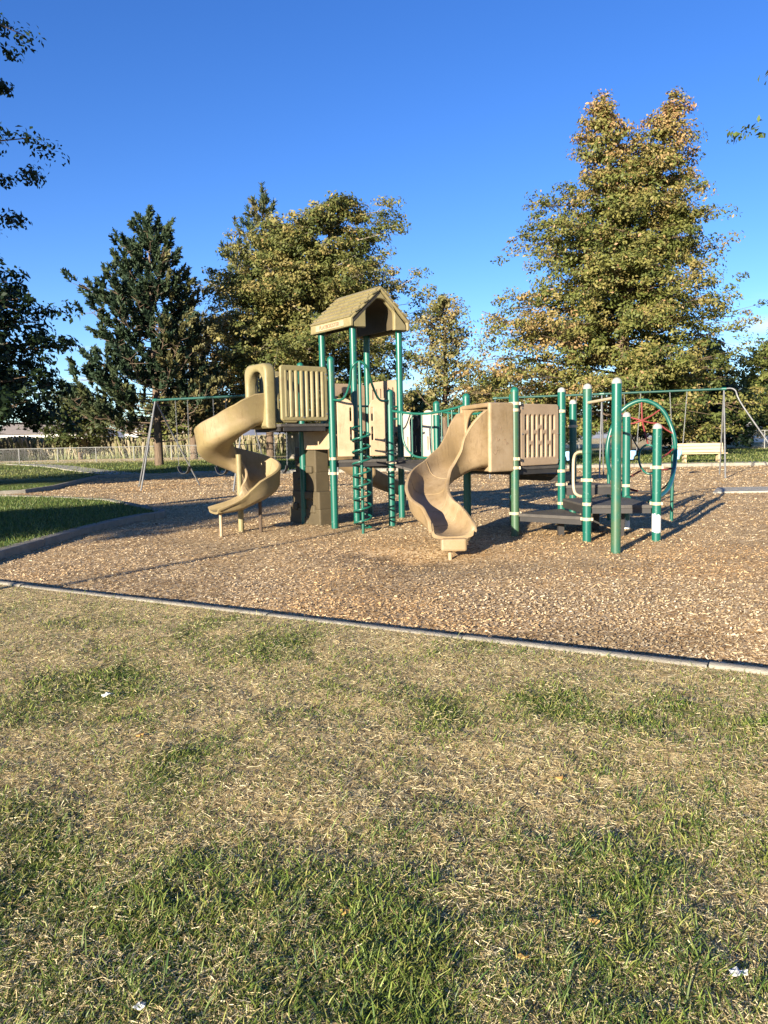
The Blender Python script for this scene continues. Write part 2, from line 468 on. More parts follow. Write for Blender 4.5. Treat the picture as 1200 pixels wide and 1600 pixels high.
def green_mask(x, y):
    """how green (1) or dried out (0) the turf is"""
    g = .33 + .9 * (fbm(x * 1.1 + 4, y * .9 + 2, 4) - .5) + 1.05 * (fbm(x * 3.4 + 14, y * 2.8 + 2, 4) - .5) * (1 - sstep(9, 11, y))
    for (cx, cy, rx, ry, a) in ((-1.05, 2.05, .8, .6, .80), (-.35, 1.9, .7, .28, .42), (.95, 3.8, .85, .5, .75), (.34, 4.25, .6, .35, .25), (-.75, 4.9, .9, .55, .40),
                                (.80, 2.35, .5, .35, .32), (.6, 1.8, .8, .3, .24), (-.15, 3.1, .8, .6, -.30), (.25, 3.4, .5, .35, -.22), (-2.9, 7.0, .9, .7, -.12), (-2.6, 5.6, .6, .5, -.15),
                                (1.7, 4.5, .9, .35, -.25), (-1.3, 3.4, .8, .4, .02), (-1.5, 6.3, .9, .4, .25), (-2.7, 6.2, .6, .35, .22)):
        g = g + .72 * a * np.exp(-(((x - cx) / rx) ** 2 + ((y - cy) / ry) ** 2))
    far = sstep(9.5, 11.5, y)
    g2 = .85 + .5 * (fbm(x * .25, y * .25, 4) - .5)
    g2 = g2 - .75 * sstep(58, 72, y) * (fbm(x * .06 + 3, y * .1, 3) > .42)
    return np.clip(g * (1 - far) + g2 * far, 0, 1)

# ---- lawn: one sheet to the horizon, with the play area left open
def build_lawn():
    pts = []
    def grid(x0, x1, y0, y1, s):
        xs = np.arange(x0, x1 + 1e-6, s); ys = np.arange(y0, y1 + 1e-6, s)
        X, Y = np.meshgrid(xs, ys)
        X = X + RNG.uniform(-.25, .25, X.shape) * s; Y = Y + RNG.uniform(-.25, .25, X.shape) * s
        return np.stack([X.ravel(), Y.ravel()], 1)
    a = np.vstack([grid(-4.2, 4.2, 1.2, 7.9, .075), grid(-6, 6, -1, 9.5, .2)])
    a = a[~((np.abs(a[:, 0]) < 4.2) & (a[:, 1] > 1.2) & (a[:, 1] < 7.9) & (np.arange(len(a)) >= len(a) - 3300))]
    b = grid(-24, 26, -12, 46, 1.0); b = b[~((b[:, 0] > -6.3) & (b[:, 0] < 6.3) & (b[:, 1] > -1.3) & (b[:, 1] < 9.8))]
    c = grid(-90, 90, -60, 120, 6); c = c[~((c[:, 0] > -25) & (c[:, 0] < 27) & (c[:, 1] > -13) & (c[:, 1] < 47))]
    d = grid(-600, 600, -300, 1200, 70); d = d[~((d[:, 0] > -95) & (d[:, 0] < 95) & (d[:, 1] > -65) & (d[:, 1] < 125))]
    e = np.array([(-5000, -1500), (5000, -1500), (5000, 6000), (-5000, 6000), (-2500, 2500), (2500, 2500), (0, 2500)], float)
    P = np.vstack([a, b, c, d, e])
    P = P[~in_poly(MULCH, P[:, 0], P[:, 1])]
    # keep free points off the outline
    keep = np.ones(len(P), bool)
    for i in range(len(MULCH)):
        p, q = np.array(MULCH[i - 1]), np.array(MULCH[i]); dd = q - p; L2 = dd @ dd
        t = np.clip(((P - p) @ dd) / L2, 0, 1); dist = np.linalg.norm(P - p - t[:, None] * dd, axis=1)
        keep &= dist > .06
    P = P[keep]
    B = []
    for i in range(len(MULCH)):
        p, q = Vector(MULCH[i - 1]), Vector(MULCH[i]); n = max(1, int((q - p).length / .5))
        B += [p.lerp(q, k / n) for k in range(n)]
    nb = len(B)
    verts = [Vector(b) for b in B] + [Vector(p) for p in P]
    edges = [(i, (i + 1) % nb) for i in range(nb)]
    vo, eo, fo, *_ = geometry.delaunay_2d_cdt(verts, edges, [], 0, 1e-5)
    vo = np.array([tuple(v) for v in vo]); fo = np.array([f for f in fo if len(f) == 3])
    cen = vo[fo].mean(1)
    fo = fo[~in_poly(MULCH, cen[:, 0], cen[:, 1])]
    x, y = vo[:, 0], vo[:, 1]
    V = np.stack([x, y, lawn_z(x, y)], 1)
    # consistent upward winding
    a_, b_, c_ = vo[fo[:, 0]], vo[fo[:, 1]], vo[fo[:, 2]]
    area = (b_[:, 0] - a_[:, 0]) * (c_[:, 1] - a_[:, 1]) - (b_[:, 1] - a_[:, 1]) * (c_[:, 0] - a_[:, 0])
    fo[area < 0] = fo[area < 0][:, ::-1]
    g = green_mask(x, y)
    me = np_mesh('lawn', V, fo, np.stack([g, g, g], 1))
    me.polygons.foreach_set('use_smooth', [True] * len(me.polygons))
    m, n, l, bs = nodes_of('turf')
    at = n.new('ShaderNodeAttribute'); at.attribute_name = 'Col'
    t1 = noise_tex(n, l, 34, 6, .7); t2 = noise_tex(n, l, 5, 5, .6)
    dry = ramp(n, [(.30, (.16, .11, .055)), (.46, (.48, .355, .175)), (.64, (.70, .57, .315))]); l.new(t1.outputs['Fac'], dry.inputs[0])
    t3 = noise_tex(n, l, 9, 6, .75)
    grn = ramp(n, [(.30, (.05, .075, .02)), (.55, (.115, .15, .036)), (.75, (.21, .22, .07))]); l.new(t3.outputs['Fac'], grn.inputs[0])
    ad = n.new('ShaderNodeMath'); ad.operation = 'MULTIPLY_ADD'; ad.inputs[1].default_value = .7; ad.inputs[2].default_value = -.35
    l.new(t2.outputs['Fac'], ad.inputs[0])
    sm = n.new('ShaderNodeMath'); sm.operation = 'ADD'; sm.use_clamp = True
    l.new(ad.outputs[0], sm.inputs[0]); l.new(at.outputs['Fac'], sm.inputs[1])
    rr = n.new('ShaderNodeMapRange'); rr.inputs['From Min'].default_value = .45; rr.inputs['From Max'].default_value = .8
    l.new(sm.outputs[0], rr.inputs['Value'])
    mx = n.new('ShaderNodeMix'); mx.data_type = 'RGBA'
    l.new(rr.outputs[0], mx.inputs[0]); l.new(dry.outputs[0], mx.inputs[6]); l.new(grn.outputs[0], mx.inputs[7])
    t5 = noise_tex(n, l, 13, 6, .75); r5 = ramp(n, [(.34, (.34, .30, .28)), (.50, (.92, .92, .92)), (.66, (1.12, 1.1, 1.05))]); l.new(t5.outputs['Fac'], r5.inputs[0])
    m5 = n.new('ShaderNodeMix'); m5.data_type = 'RGBA'; m5.blend_type = 'MULTIPLY'; m5.inputs[0].default_value = 1
    l.new(mx.outputs[2], m5.inputs[6]); l.new(r5.outputs[0], m5.inputs[7]); l.new(m5.outputs[2], bs.inputs['Base Color'])
    bs.inputs['Roughness'].default_value = .95; bs.inputs['Specular IOR Level'].default_value = .1
    tb = noise_tex(n, l, 60, 5, .7)
    bp = n.new('ShaderNodeBump'); bp.inputs['Strength'].default_value = 1; bp.inputs['Distance'].default_value = .03
    l.new(tb.outputs['Fac'], bp.inputs['Height']); l.new(bp.outputs[0], bs.inputs['Normal'])
    tag(link_mesh('lawn', me, m, origin=(0, 0, 0)), kind='structure')
build_lawn()

# ---- play-area surface of wood chips
def build_mulch():
    xs = np.concatenate([np.arange(-17, -7, .6), np.arange(-7, 9, .19), np.arange(9, 27, .6)])
    ys = np.concatenate([np.arange(-4, 3, .5), np.arange(3, 20, .19), np.arange(20, 43, .6)])
    X, Y = np.meshgrid(xs, ys)
    V = np.stack([X.ravel(), Y.ravel(), mulch_z(X.ravel(), Y.ravel())], 1)
    w, h = len(xs), len(ys)
    i = np.arange(w * h).reshape(h, w)
    F = np.stack([i[:-1, :-1].ravel(), i[:-1, 1:].ravel(), i[1:, 1:].ravel(), i[1:, :-1].ravel()], 1)
    me = np_mesh('wood_chip_bed', V, F)
    me.polygons.foreach_set('use_smooth', [True] * len(me.polygons))
    m, n, l, bs = nodes_of('wood_chip_ground')
    g = n.new('ShaderNodeNewGeometry')
    wob = noise_tex(n, l, 9, 3, .6)
    vadd = n.new('ShaderNodeVectorMath'); vadd.operation = 'MULTIPLY_ADD'; vadd.inputs[1].default_value = (.12, .12, .12)
    l.new(wob.outputs['Color'], vadd.inputs[0]); l.new(g.outputs['Position'], vadd.inputs[2])
    vo = n.new('ShaderNodeTexVoronoi'); vo.inputs['Scale'].default_value = 34
    l.new(vadd.outputs[0], vo.inputs['Vector'])
    sepc = n.new('ShaderNodeSeparateColor'); l.new(vo.outputs['Color'], sepc.inputs[0])
    r1 = ramp(n, [(.0, (.13, .078, .036)), (.25, (.31, .20, .098)), (.6, (.43, .30, .157)), (1, (.60, .46, .285))]); l.new(sepc.outputs[0], r1.inputs[0])
    big = noise_tex(n, l, .55, 5, .6)
    r2 = ramp(n, [(.32, (.80, .78, .80)), (.5, (1, 1, 1)), (.68, (1.06, .97, .86))]); l.new(big.outputs['Fac'], r2.inputs[0])
    mx = n.new('ShaderNodeMix'); mx.data_type = 'RGBA'; mx.blend_type = 'MULTIPLY'; mx.inputs[0].default_value = 1
    l.new(r1.outputs[0], mx.inputs[6]); l.new(r2.outputs[0], mx.inputs[7]); l.new(mx.outputs[2], bs.inputs['Base Color'])
    bs.inputs['Roughness'].default_value = .95; bs.inputs['Specular IOR Level'].default_value = .1
    bp = n.new('ShaderNodeBump'); bp.inputs['Strength'].default_value = .35; bp.inputs['Distance'].default_value = .02
    l.new(sepc.outputs[1], bp.inputs['Height']); l.new(bp.outputs[0], bs.inputs['Normal'])
    o = tag(link_mesh('wood_chip_bed', me, m, origin=(0, 0, 0)), kind='structure')
    # loose chips, real pieces near the camera
    N = 340000
    y = 4.0 * np.exp(RNG.random(N) * math.log(41 / 4.0))
    x = (RNG.random(N) * 1.26 - .63) * y
    ok = in_poly(MULCH, x, y); x, y = x[ok], y[ok]
    N = len(x)
    z = mulch_z(x, y) + RNG.uniform(.004, .02, N)
    L = RNG.gamma(2.2, .0062, N) + .007; L *= 1 + 1.6 * sstep(8, 40, y); W = RNG.gamma(4, .0017, N) + .0026; W = W * (1 + 2.4 * sstep(8, 40, y))
    yaw = RNG.uniform(0, 2 * np.pi, N); pit = RNG.normal(0, .24, N); rol = RNG.normal(0, .34, N)
    ax = np.stack([np.cos(yaw) * np.cos(pit), np.sin(yaw) * np.cos(pit), np.sin(pit)], 1)
    s0 = np.stack([-np.sin(yaw), np.cos(yaw), 0 * yaw], 1); up = np.cross(ax, s0)
    sd = s0 * np.cos(rol)[:, None] + up * np.sin(rol)[:, None]
    c = np.stack([x, y, z], 1); a = ax * (L / 2)[:, None]; b = sd * (W / 2)[:, None]
    tp = RNG.uniform(.3, 1, N)[:, None]
    V = np.stack([c - a - b, c - a + b * tp, c + a + b, c + a - b * tp], 1).reshape(-1, 3)
    F = np.arange(4 * N).reshape(-1, 4)
    k = RNG.random(N)
    pal = np.array([(.17, .105, .053), (.36, .245, .128), (.49, .355, .198), (.58, .445, .268), (.73, .61, .42)])
    idx = k * 4; i0 = np.clip(idx.astype(int), 0, 3); fr = (idx - i0)[:, None]
    cc = pal[i0] * (1 - fr) + pal[i0 + 1] * fr
    warm = np.exp(-((x - .3) ** 2 + (y - 10.8) ** 2) / 2.2) * .8 + .7 * sstep(.5, .75, fbm(x * .35, y * .35, 3))
    pit = sstep(.46, .60, fbm(x * 2.6, y * 2.6, 3)) * np.exp(-(((x - .1) / .8) ** 2 + ((y - 10.4) / .9) ** 2)) + .6 * np.exp(-((x - .62) ** 2 + (y - 9.75) ** 2) / .12) + .5 * np.exp(-((x + 3.1) ** 2 + (y - 12.5) ** 2) / .15)
    fines = .35 * sstep(.52, .72, fbm(x * .9 + 31, y * .9, 4))
    cc = cc * (1 - np.clip(.8 * pit + fines, 0, .75))[:, None]
    cc = cc * (1 + warm[:, None] * np.array([.06, -.10, -.30]))
    np_o = np_obj('wood_chips', V, F, np.repeat(cc, 4, 0), M['chip'], o, origin=(0, 0, 0))
    np_o['kind'] = 'stuff'
build_mulch()

# ---- kerbs
def kerb(name, pts, width, top, seclen, label_z=.0, depth=.35, jit=.004):
    root = tag(empty(name, (*pts[0], 0)), kind='structure')
    P = [Vector(p) for p in pts]
    # resample the line
    D = [0]
    for a, b in zip(P, P[1:]): D.append(D[-1] + (b - a).length)
    def at(s):
        for i in range(len(P) - 1):
            if s <= D[i + 1] + 1e-9: return P[i].lerp(P[i + 1], (s - D[i]) / max(D[i + 1] - D[i], 1e-9))
        return P[-1]
    s = 0
    while s < D[-1] - .05:
        e = min(s + seclen * random.uniform(.9, 1.1), D[-1])
        n = max(2, int((e - s) / .3))
        ss = [s + .006 + (e - s - .012) * k / n for k in range(n + 1)]
        dz = random.uniform(-jit, jit) * 2; fr, pr = [], []
        for q in ss:
            c = at(q); t = (at(min(q + .1, D[-1])) - at(max(q - .1, 0))).normalized()
            fr.append((Vector((c.x, c.y, 0)), Vector((-t.y, t.x, 0)), Vector((0, 0, 1))))
            w = width / 2; h = top + dz; b = .018
            pr.append([(-w, -depth), (w, -depth), (w, h - b), (w - b * .35, h - b * .35), (w - b, h), (-w + b, h), (-w + b * .35, h - b * .35), (-w, h - b)])
        MB().sweep(fr, pr).build('kerb_section', M['kerb_concrete'], root, smooth=40)
        s = e
    return root
kerb('kerb', MULCH[0:8], .095, .118, 1.6)
kerb('kerb', MULCH[7:19], .22, .125, 1.5)
kerb('kerb', MULCH[18:23], .18, .13, 3)
kerb('kerb', MULCH[22:28], .22, .15, 3)

# ---- concrete pad and paths
pm = MB().prism([(8.55, 19.9), (9.4, 21.6), (26, 20.6), (26, 18.9)], -.2, .055)
tag(pm.build('concrete_path', M['concrete'], bevel=.015), kind='structure')
def path_strip(pts, w, name='concrete_path'):
    fr, pr = [], []
    P = catmull([(p[0], p[1], 0) for p in pts], 8)
    for i, p in enumerate(P):
        t = (P[min(i + 1, len(P) - 1)] - P[max(i - 1, 0)]).normalized()
        z = float(lawn_z(np.array([p.x]), np.array([p.y]))[0]) + .03
        fr.append((Vector((p.x, p.y, z)), Vector((-t.y, t.x, 0)), Vector((0, 0, 1))))
        pr.append([(-w / 2, -.3), (w / 2, -.3), (w / 2, 0), (-w / 2, 0)])
    tag(MB().sweep(fr, pr).build(name, M['concrete']), kind='structure')
path_strip([(-13.4, 40.9), (-15.5, 43.5), (-19, 48.5), (-23.4, 55), (-30, 63)], 1.7)
path_strip([(-11.5, 41.9), (0, 41.6), (9, 40.9), (15, 40.0), (24, 38.3)], 1.7)

# ------------------------------------------------------------------ play structure
def P2(deg, s=1.09): return np.array([math.cos(rad(deg)), math.sin(rad(deg))]) * s
N = {}
N['T1'] = np.array([-.515, 14.62])
N['T2'] = N['T1'] + P2(36.6); N['T3'] = N['T1'] + P2(126.6); N['T4'] = N['T2'] + P2(126.6)
N['C'] = N['T1'] + P2(-53.4) + np.array([.01, .05]); N['P1'] = np.array([-.875, 13.56]); N['P2'] = np.array([-1.50, 14.45]); N['D'] = N['C'] + P2(36.6)
N['F'] = np.array([2.05, 11.95]); N['G'] = N['F'] + P2(36.6); N['E'] = N['F'] + P2(126.6); N['H'] = N['E'] + P2(36.6)
N['M'] = N['G'] + P2(66.6); N['I'] = np.array([2.96, 11.15]); N['J'] = np.array([3.04, 10.02]); N['K'] = np.array([3.98, 12.58]); N['L'] = np.array([3.92, 11.0])
def v3(k, z=0): return Vector((N[k][0], N[k][1], z)) if isinstance(k, str) else Vector((k[0], k[1], z))
zz = Vector((0, 0, 1)); U = P2(36.6, 1); W = P2(126.6, 1); OUT = P2(216.6, 1); FRT = P2(-53.4, 1)
PS = tag(empty('play_structure', (1.2, 12.8, 0)), 'green and tan climbing structure with two slides and a roofed tower', 'playground')

PR = .0635
def post(k, top, mat='post', cap='cap_green', clamps=(), lean=(0, 0), lab=None):
    b = v3(k, -.25); t = v3(k, top - .05) + Vector((lean[0], lean[1], 0))
    o = MB().tube([b, b.lerp(t, .5), t], PR, 20).build('post', M[mat], PS, smooth=40)
    if lab: o['label'] = lab
    path = [t + Vector((0, 0, dz)) for dz in (-.012, 0, .025, .045, .06, .068)]
    MB().tube(path, [PR * 1.03, PR * 1.03, PR * .96, PR * .78, PR * .45, PR * .05], 20).build('post_cap', M[cap], o, smooth=50)
    for z in clamps:
        c = b.lerp(t, (z + .25) / (top + .2))
        mb = MB().tube([c - Vector((0, 0, .022)), c + Vector((0, 0, .022))], PR * 1.09, 20)
        a = random.uniform(0, 6.28)
        for s in (0, math.pi):
            d = Vector((math.cos(a + s), math.sin(a + s), 0))
            mb.box(c + d * (PR * 1.22), (.035, .022, .044), d, Vector((-d.y, d.x, 0)))
        mb.build('clamp', M['clamp'], o, smooth=40)
    return o
post('P1', 3.0, clamps=(.98, 1.24)); post('P2', 3.0)
for k in ('T1', 'T2', 'T3', 'T4'): post(k, 3.74, clamps=(1.18,) if k != 'T3' else ())
post('C', 2.43, clamps=(1.15, 1.02)); post('D', 2.24, clamps=(2.02,)); post('E', 2.27)
post('F', 2.30, 'post_worn', clamps=(.36, 1.07, 1.21, 1.96, 2.06), lab='green post with a faded olive stretch at the slotted panel')
post('G', 2.32, cap='cap_pale', clamps=(.45, .76, .98, 1.95)); post('H', 2.30)
post('M', 2.17, cap='cap_pale', clamps=(1.72,)); post('I', 2.27, 'post', 'cap_pale', clamps=(.33, .55, .90))
post('J', 2.26, 'post_worn', 'cap_pale', lab='tall weathered green post standing nearest the lawn')
post('K', 1.90, 'post_chip2', 'cap_pale', clamps=(.72,)); post('L', 1.68, 'post_chip', 'cap_pale', clamps=(.55, 1.07), lab='short green post with bare white patch near its foot')

def deck(keys, z, name='deck', th=.05, inset=.0):
    pts = [tuple(N[k]) if isinstance(k, str) else tuple(k) for k in keys]
    c = np.mean(pts, 0); pts = [tuple(np.array(p) + (c - np.array(p)) * inset) for p in pts]
    o = MB().prism(pts, z - th, z).build(name, M['deck'], PS, bevel=.008)
    n = len(pts); mb = MB()
    for i in range(n):                                   # rim channel under the plate
        a, b = Vector((*pts[i], z - .085)), Vector((*pts[(i + 1) % n], z - .085)); d = (b - a)
        q = a.lerp(b, .5) + (Vector((c[0], c[1], z - .085)) - a.lerp(b, .5)).normalized() * .03
        mb.box(q, (d.length * .86, .03, .075), d.normalized(), Vector((-d.y, d.x, 0)).normalized())
    mb.build('deck_rim', M['deck_side'], o)
    return o
ZT = 1.85; ZL = 1.17; Z2 = 1.08
deck(('P1', 'P2', 'T1'), ZT); deck(('P2', 'T3', 'T1'), ZT - .004); deck(('T1', 'T2', 'T4', 'T3'), 1.62)
deck(('P1', 'C', 'T1'), ZL + .04); deck(('C', 'D', 'T2', 'T1'), ZL - .004)
deck(('E', 'F', 'G', 'H'), Z2)
deck(('F', 'I', 'G'), .36); deck(('G', 'I', 'L', 'K'), .53); deck(('G', 'K', 'M'), .74); deck(('G', 'M', 'H'), .93)
# steps between the levels and short legs under the low platforms
for (a, b, z) in (('G', 'I', .445), ('G', 'K', .635), ('G', 'M', .835)):
    A, B = v3(a, z), v3(b, z); d = (B - A).normalized()
    MB().box(A.lerp(B, .5), ((B - A).length * .84, .02, .11), d, Vector((-d.y, d.x, 0))).build('step_riser', M['deck_side'], PS)
for (p, z) in (((3.45, 12.45), .45), ((3.62, 11.7), .45), ((2.75, 11.9), .28), ((3.45, 13.1), .66)):
    MB().box((p[0], p[1], z / 2 - .1), (.09, .09, z + .2)).build('platform_leg', M['deck_side'], PS)

# -- extension of the top deck towards the spiral slide
S0 = (N['P1'] + N['P2']) / 2
A0, B0 = N['P1'] + OUT * .06, N['P2'] + OUT * .06
EXT = .97
deck((A0, A0 + OUT * EXT, B0 + OUT * EXT, B0), ZT + .003, th=.05, inset=.01)
def slat_guard(p):
    w, h, n = EXT - .04, .93, 7
    holes = [slot(.10 + (w - .20) * (i + .5) / n, .075, h - .095, .062) for i in range(n)]
    o = panel('slotted_guard', rrect(0, 0, w, h, .05), holes, .06, M['olive'], PS, p, xdir=(OUT[0], OUT[1], 0), z=ZT + .05, bevel=.022)
    d = Vector((OUT[0], OUT[1], 0)); nr = d.cross(Vector((0, 0, 1)))
    mb = MB()
    for i in range(n + 1):                              # rounded bars standing proud of the sheet
        xx = .10 + (w - .20) * i / n
        c = Vector((p[0], p[1], ZT + .05)) + d * xx
        mb.tube([c + Vector((0, 0, z)) for z in (.05, .07, h - .09, h - .06)], [.012, .040, .040, .012], 10)
    mb.build('guard_bar', M['olive'], o, smooth=50)
    for (xx, zz) in ((.04, .12), (.04, .8), (.5, .06)):
        c = Vector((p[0], p[1], ZT + .05 + zz)) + d * xx
        MB().tube([c - nr * .04, c + nr * .04], .014, 8).build('bolt', M['bolt'], o, smooth=40)
    return o
slat_guard(A0 + OUT * .03); slat_guard(B0 + OUT * .03)

# -- spiral slide
def chute_profile(w, hl, hr, t=.035, flare=.02, n=9):
    inn = []; dep = min(.17, hl * .95, hr * .95)
    for k in range(n + 1):
        a = math.pi + math.pi * k / n
        inn.append((w / 2 * math.copysign(abs(math.cos(a)) ** .72, math.cos(a)), dep - dep * abs(math.sin(a)) ** .9))
    inner = [(-w / 2 - flare, hl)] + inn + [(w / 2 + flare, hr)]
    outer = [(x + (t + .0) * (1 if x > 0 else -1) if abs(x) > w * .3 else x * 1.1, y - (t if y < dep * .94 else 0)) for x, y in inn]
    rimr = [(w / 2 + flare + t * .2, hr + t * .55), (w / 2 + flare + t * .9, hr + t * .6), (w / 2 + flare + t * 1.5, hr + t * .1), (w / 2 + flare + t * 1.3, hr - t * .7)]
    riml = [(-x, hl + (y - hr)) for x, y in reversed(rimr)]
    return inner + rimr + outer[::-1] + riml
def chute(name, path, w, HL, HR, mat, parent, bank=None, seams=()):
    P = [Vector(p) for p in path]; n = len(P); fr, pr = [], []
    for i in range(n):
        t = (P[min(i + 1, n - 1)] - P[max(i - 1, 0)]).normalized()
        sd = t.cross(Vector((0, 0, 1))).normalized()              # right hand of travel
        up = sd.cross(t).normalized()
        b = bank[i] if bank else 0
        sd2 = sd * math.cos(b) - up * math.sin(b); up2 = up * math.cos(b) + sd * math.sin(b)
        fr.append((P[i], sd2, up2)); pr.append(chute_profile(w[i] if isinstance(w, list) else w, HL[i], HR[i]))
    o = MB().sweep(fr, pr).build(name, mat, parent, smooth=48)
    for i in seams:                                     # mould seams running across the trough
        q = pr[i][:12]; (og, sd, up) = fr[i]
        MB().tube([og + sd * (a * .995) + up * (b + .002) for a, b in q], .005, 5, caps=False).build('mould_seam', mat, o, smooth=60)
    return o
def lerp_list(keys, n):
    xs = [k[0] for k in keys]; ys = [k[1] for k in keys]
    return list(np.interp(np.linspace(0, 1, n), xs, ys))

RC = .43
ENT = S0 + OUT * (EXT + .05)                       # end of the deck extension
CEN = ENT + OUT * .34 + P2(126.6, RC)              # helix axis; the slide turns clockwise
a0 = math.atan2(-(P2(126.6, 1))[1], -(P2(126.6, 1))[0])
path = [Vector((*(ENT + OUT * s), ZT + .02 - .02 * s / .34)) for s in (-.02, .12, .24)]
TURN = rad(372); n_h = 60
for k in range(n_h + 1):
    a = a0 - TURN * k / n_h
    f = k / n_h
    path.append(Vector((CEN[0] + RC * math.cos(a), CEN[1] + RC * math.sin(a), ZT - .04 - 1.32 * (f ** .86))))
tdir = (path[-1] - path[-2]); tdir.z = 0; tdir.normalize()
zend = path[-1].z
for s, dz in ((.14, .05), (.30, .075), (.46, .085), (.58, .088)):
    path.append(Vector((path[n_h + 3].x, path[n_h + 3].y, zend)) + tdir * s - Vector((0, 0, dz)))
n = len(path)
HL = lerp_list([(0, .50), (.06, .47), (.14, .39), (.75, .38), (.88, .32), (.96, .16), (1, .05)], n)
HR = lerp_list([(0, .40), (.08, .26), (.5, .20), (.85, .22), (.96, .12), (1, .05)], n)
bank = lerp_list([(0, 0), (.1, .10), (.85, .10), (.95, 0), (1, 0)], n)
SS = chute('spiral_slide', path, .52, HL, HR, M['spiral'], PS, bank, seams=(8, 20, 32, 44, 56))
SS['label'] = 'tan plastic spiral slide winding down from the high deck'
MB().tube([(CEN[0], CEN[1], -.2), (CEN[0], CEN[1], 1.35)], .05, 14).build('centre_pole', M['olive'], SS, smooth=40)
ex = path[-2]
MB().tube([Vector((ex.x, ex.y, -.2)), Vector((ex.x, ex.y, ex.z - .03))], .027, 10).build('slide_leg', M['panel'], SS, smooth=40)
ex2 = path[n_h - 3]
MB().tube([Vector((ex2.x + .0, ex2.y, -.2)), Vector((ex2.x, ex2.y, ex2.z - .04))], .03, 10).build('slide_leg', M['bark'], SS, smooth=40)
# hood: a moulded archway at the head of the slide
def hood(name, w, h, ow, oh, sill, depth, mat, parent, mid, z, bev=.05, top_r=.16, arch=True):
    """archway across the slide; local x runs along W direction, extruded along OUT"""
    outl = rrect(-w / 2, 0, w / 2, h, top_r, 7, (0, 0, 1, 1))
    hole = rrect(-ow / 2, sill, ow / 2, oh, min(ow / 2 * .98, .26), 7, (1, 1, 1, 1))
    c = mid + OUT * (depth / 2)
    return panel(name, outl, [hole], depth, mat, parent, c, xdir=(W[0], W[1], 0), z=z, bevel=bev)
hood('slide_hood', .80, 1.10, .56, .97, .14, .20, M['olive'], SS, ENT + OUT * .0, ZT - .07, bev=.05, top_r=.17)

# -- wave slide from the second deck
SE = (N['E'] + N['F']) / 2
w2 = [(*(SE + OUT * .05), Z2 + .03), (1.40, 12.2, Z2 + .01), (1.05, 12.0, .97), (.76, 11.65, .80), (.64, 11.2, .60), (.66, 10.8, .43), (.80, 10.45, .31), (.88, 10.2, .26), (.90, 10.05, .25)]
path = catmull(w2, 7); n = len(path)
HL = lerp_list([(0, .86), (.11, .86), (.17, .62), (.23, .42), (.31, .28), (.45, .23), (.7, .28), (.93, .15), (1, .07)], n)
HR = lerp_list([(0, .86), (.09, .82), (.14, .56), (.20, .38), (.28, .28), (.45, .27), (.7, .28), (.93, .15), (1, .07)], n)
WL = lerp_list([(0, .82), (.11, .84), (.19, .68), (.30, .54), (.42, .50), (1, .50)], n)
WS = chute('wave_slide', path, WL, HL, HR, M['slide'], PS, seams=(16, 24, 32, 40))
WS['label'] = 'tan S-shaped open slide ending towards the lawn'
# hood: front wall, back wall, top and an arched mouth set at an angle
hf0, hf1, hb0, hb1 = N['F'] + OUT * .05, N['F'] + OUT * .56, N['E'] + OUT * .05, N['E'] + OUT * .12
hz0, hz1 = Z2 - .06, Z2 + .99
def wall_slab(mb, a, b, z0, z1, t):
    a, b = Vector((*a, 0)), Vector((*b, 0)); d = (b - a).normalized()
    mb.box(a.lerp(b, .5) + zz * ((z0 + z1) / 2), ((b - a).length, t, z1 - z0), d, Vector((-d.y, d.x, 0)))
hd = MB(); wall_slab(hd, hf0, hf1, hz0, hz1, .07)
HD = hd.build('slide_hood', M['slide'], WS, bevel=.025)
hd = MB(); wall_slab(hd, hb0, hb1, hz0, hz1 - .004, .07); hd.build('hood_side', M['slide'], HD, bevel=.02)
MB().prism([tuple(hf0 + U * .02), tuple(hf1 + U * .02), tuple(hb1), tuple(hb0)], hz1 - .065, hz1 + .006).build('hood_top', M['slide'], HD, bevel=.02)
gr = random.Random(4); od = Vector((OUT[0], OUT[1], 0)); fn = Vector((FRT[0], FRT[1], 0))
for (gx, gz, sx, sz, nn) in ((.18, .46, .10, .05, 9), (.36, .50, .08, .04, 8), (.42, .30, .16, .05, 5), (.30, .66, .05, .03, 7)):
    pts = [Vector((*hf0, hz0)) + fn * .0365 + od * (gx + sx * (k / nn - .5)) + zz * (gz + sz * gr.uniform(-1, 1)) for k in range(nn)]
    MB().tube(catmull(pts, 3), .0035, 4).build('scratched_scribble', M['letter'], HD)
ma, mb_ = hf0 * .35 + hf1 * .65, hb0 * .5 + hb1 * .5
Lm = np.linalg.norm(mb_ - ma)
panel('hood_mouth', rrect(0, 0, Lm, hz1 - hz0 - .03, .07), [rrect(.14, .04, Lm - .14, hz1 - hz0 - .10, .32, 8)], .05, M['slide'], HD, ma, mb_, z=hz0, bevel=.02)
e = path[-3]
MB().box((e.x + .01, e.y - .02, e.z - .105), (.34, .20, .17)).build('slide_foot', M['slide'], WS, bevel=.03)
MB().tube([(e.x - .03, e.y + .03, -.3), (e.x - .03, e.y + .03, e.z - .1)], .028, 10).build('slide_leg', M['panel'], WS, smooth=40)

# -- slide behind the tower
w3 = [(-1.15, 16.0, 1.60), (-1.25, 16.5, 1.52), (-1.05, 17.1, 1.15), (-.55, 17.6, .72), (.05, 17.9, .40), (.45, 18.0, .30), (.75, 18.05, .28)]
path = catmull(w3, 6); n = len(path)
BS = chute('back_slide', path, .50, lerp_list([(0, .3), (.9, .26), (1, .1)], n), lerp_list([(0, .3), (.9, .26), (1, .1)], n), M['slide'], PS)
MB().tube([(.5, 18.0, -.2), (.5, 18.0, .26)], .03, 8).build('slide_leg', M['panel'], BS)
BS['label'] = 'tan slide running down behind the roofed tower'

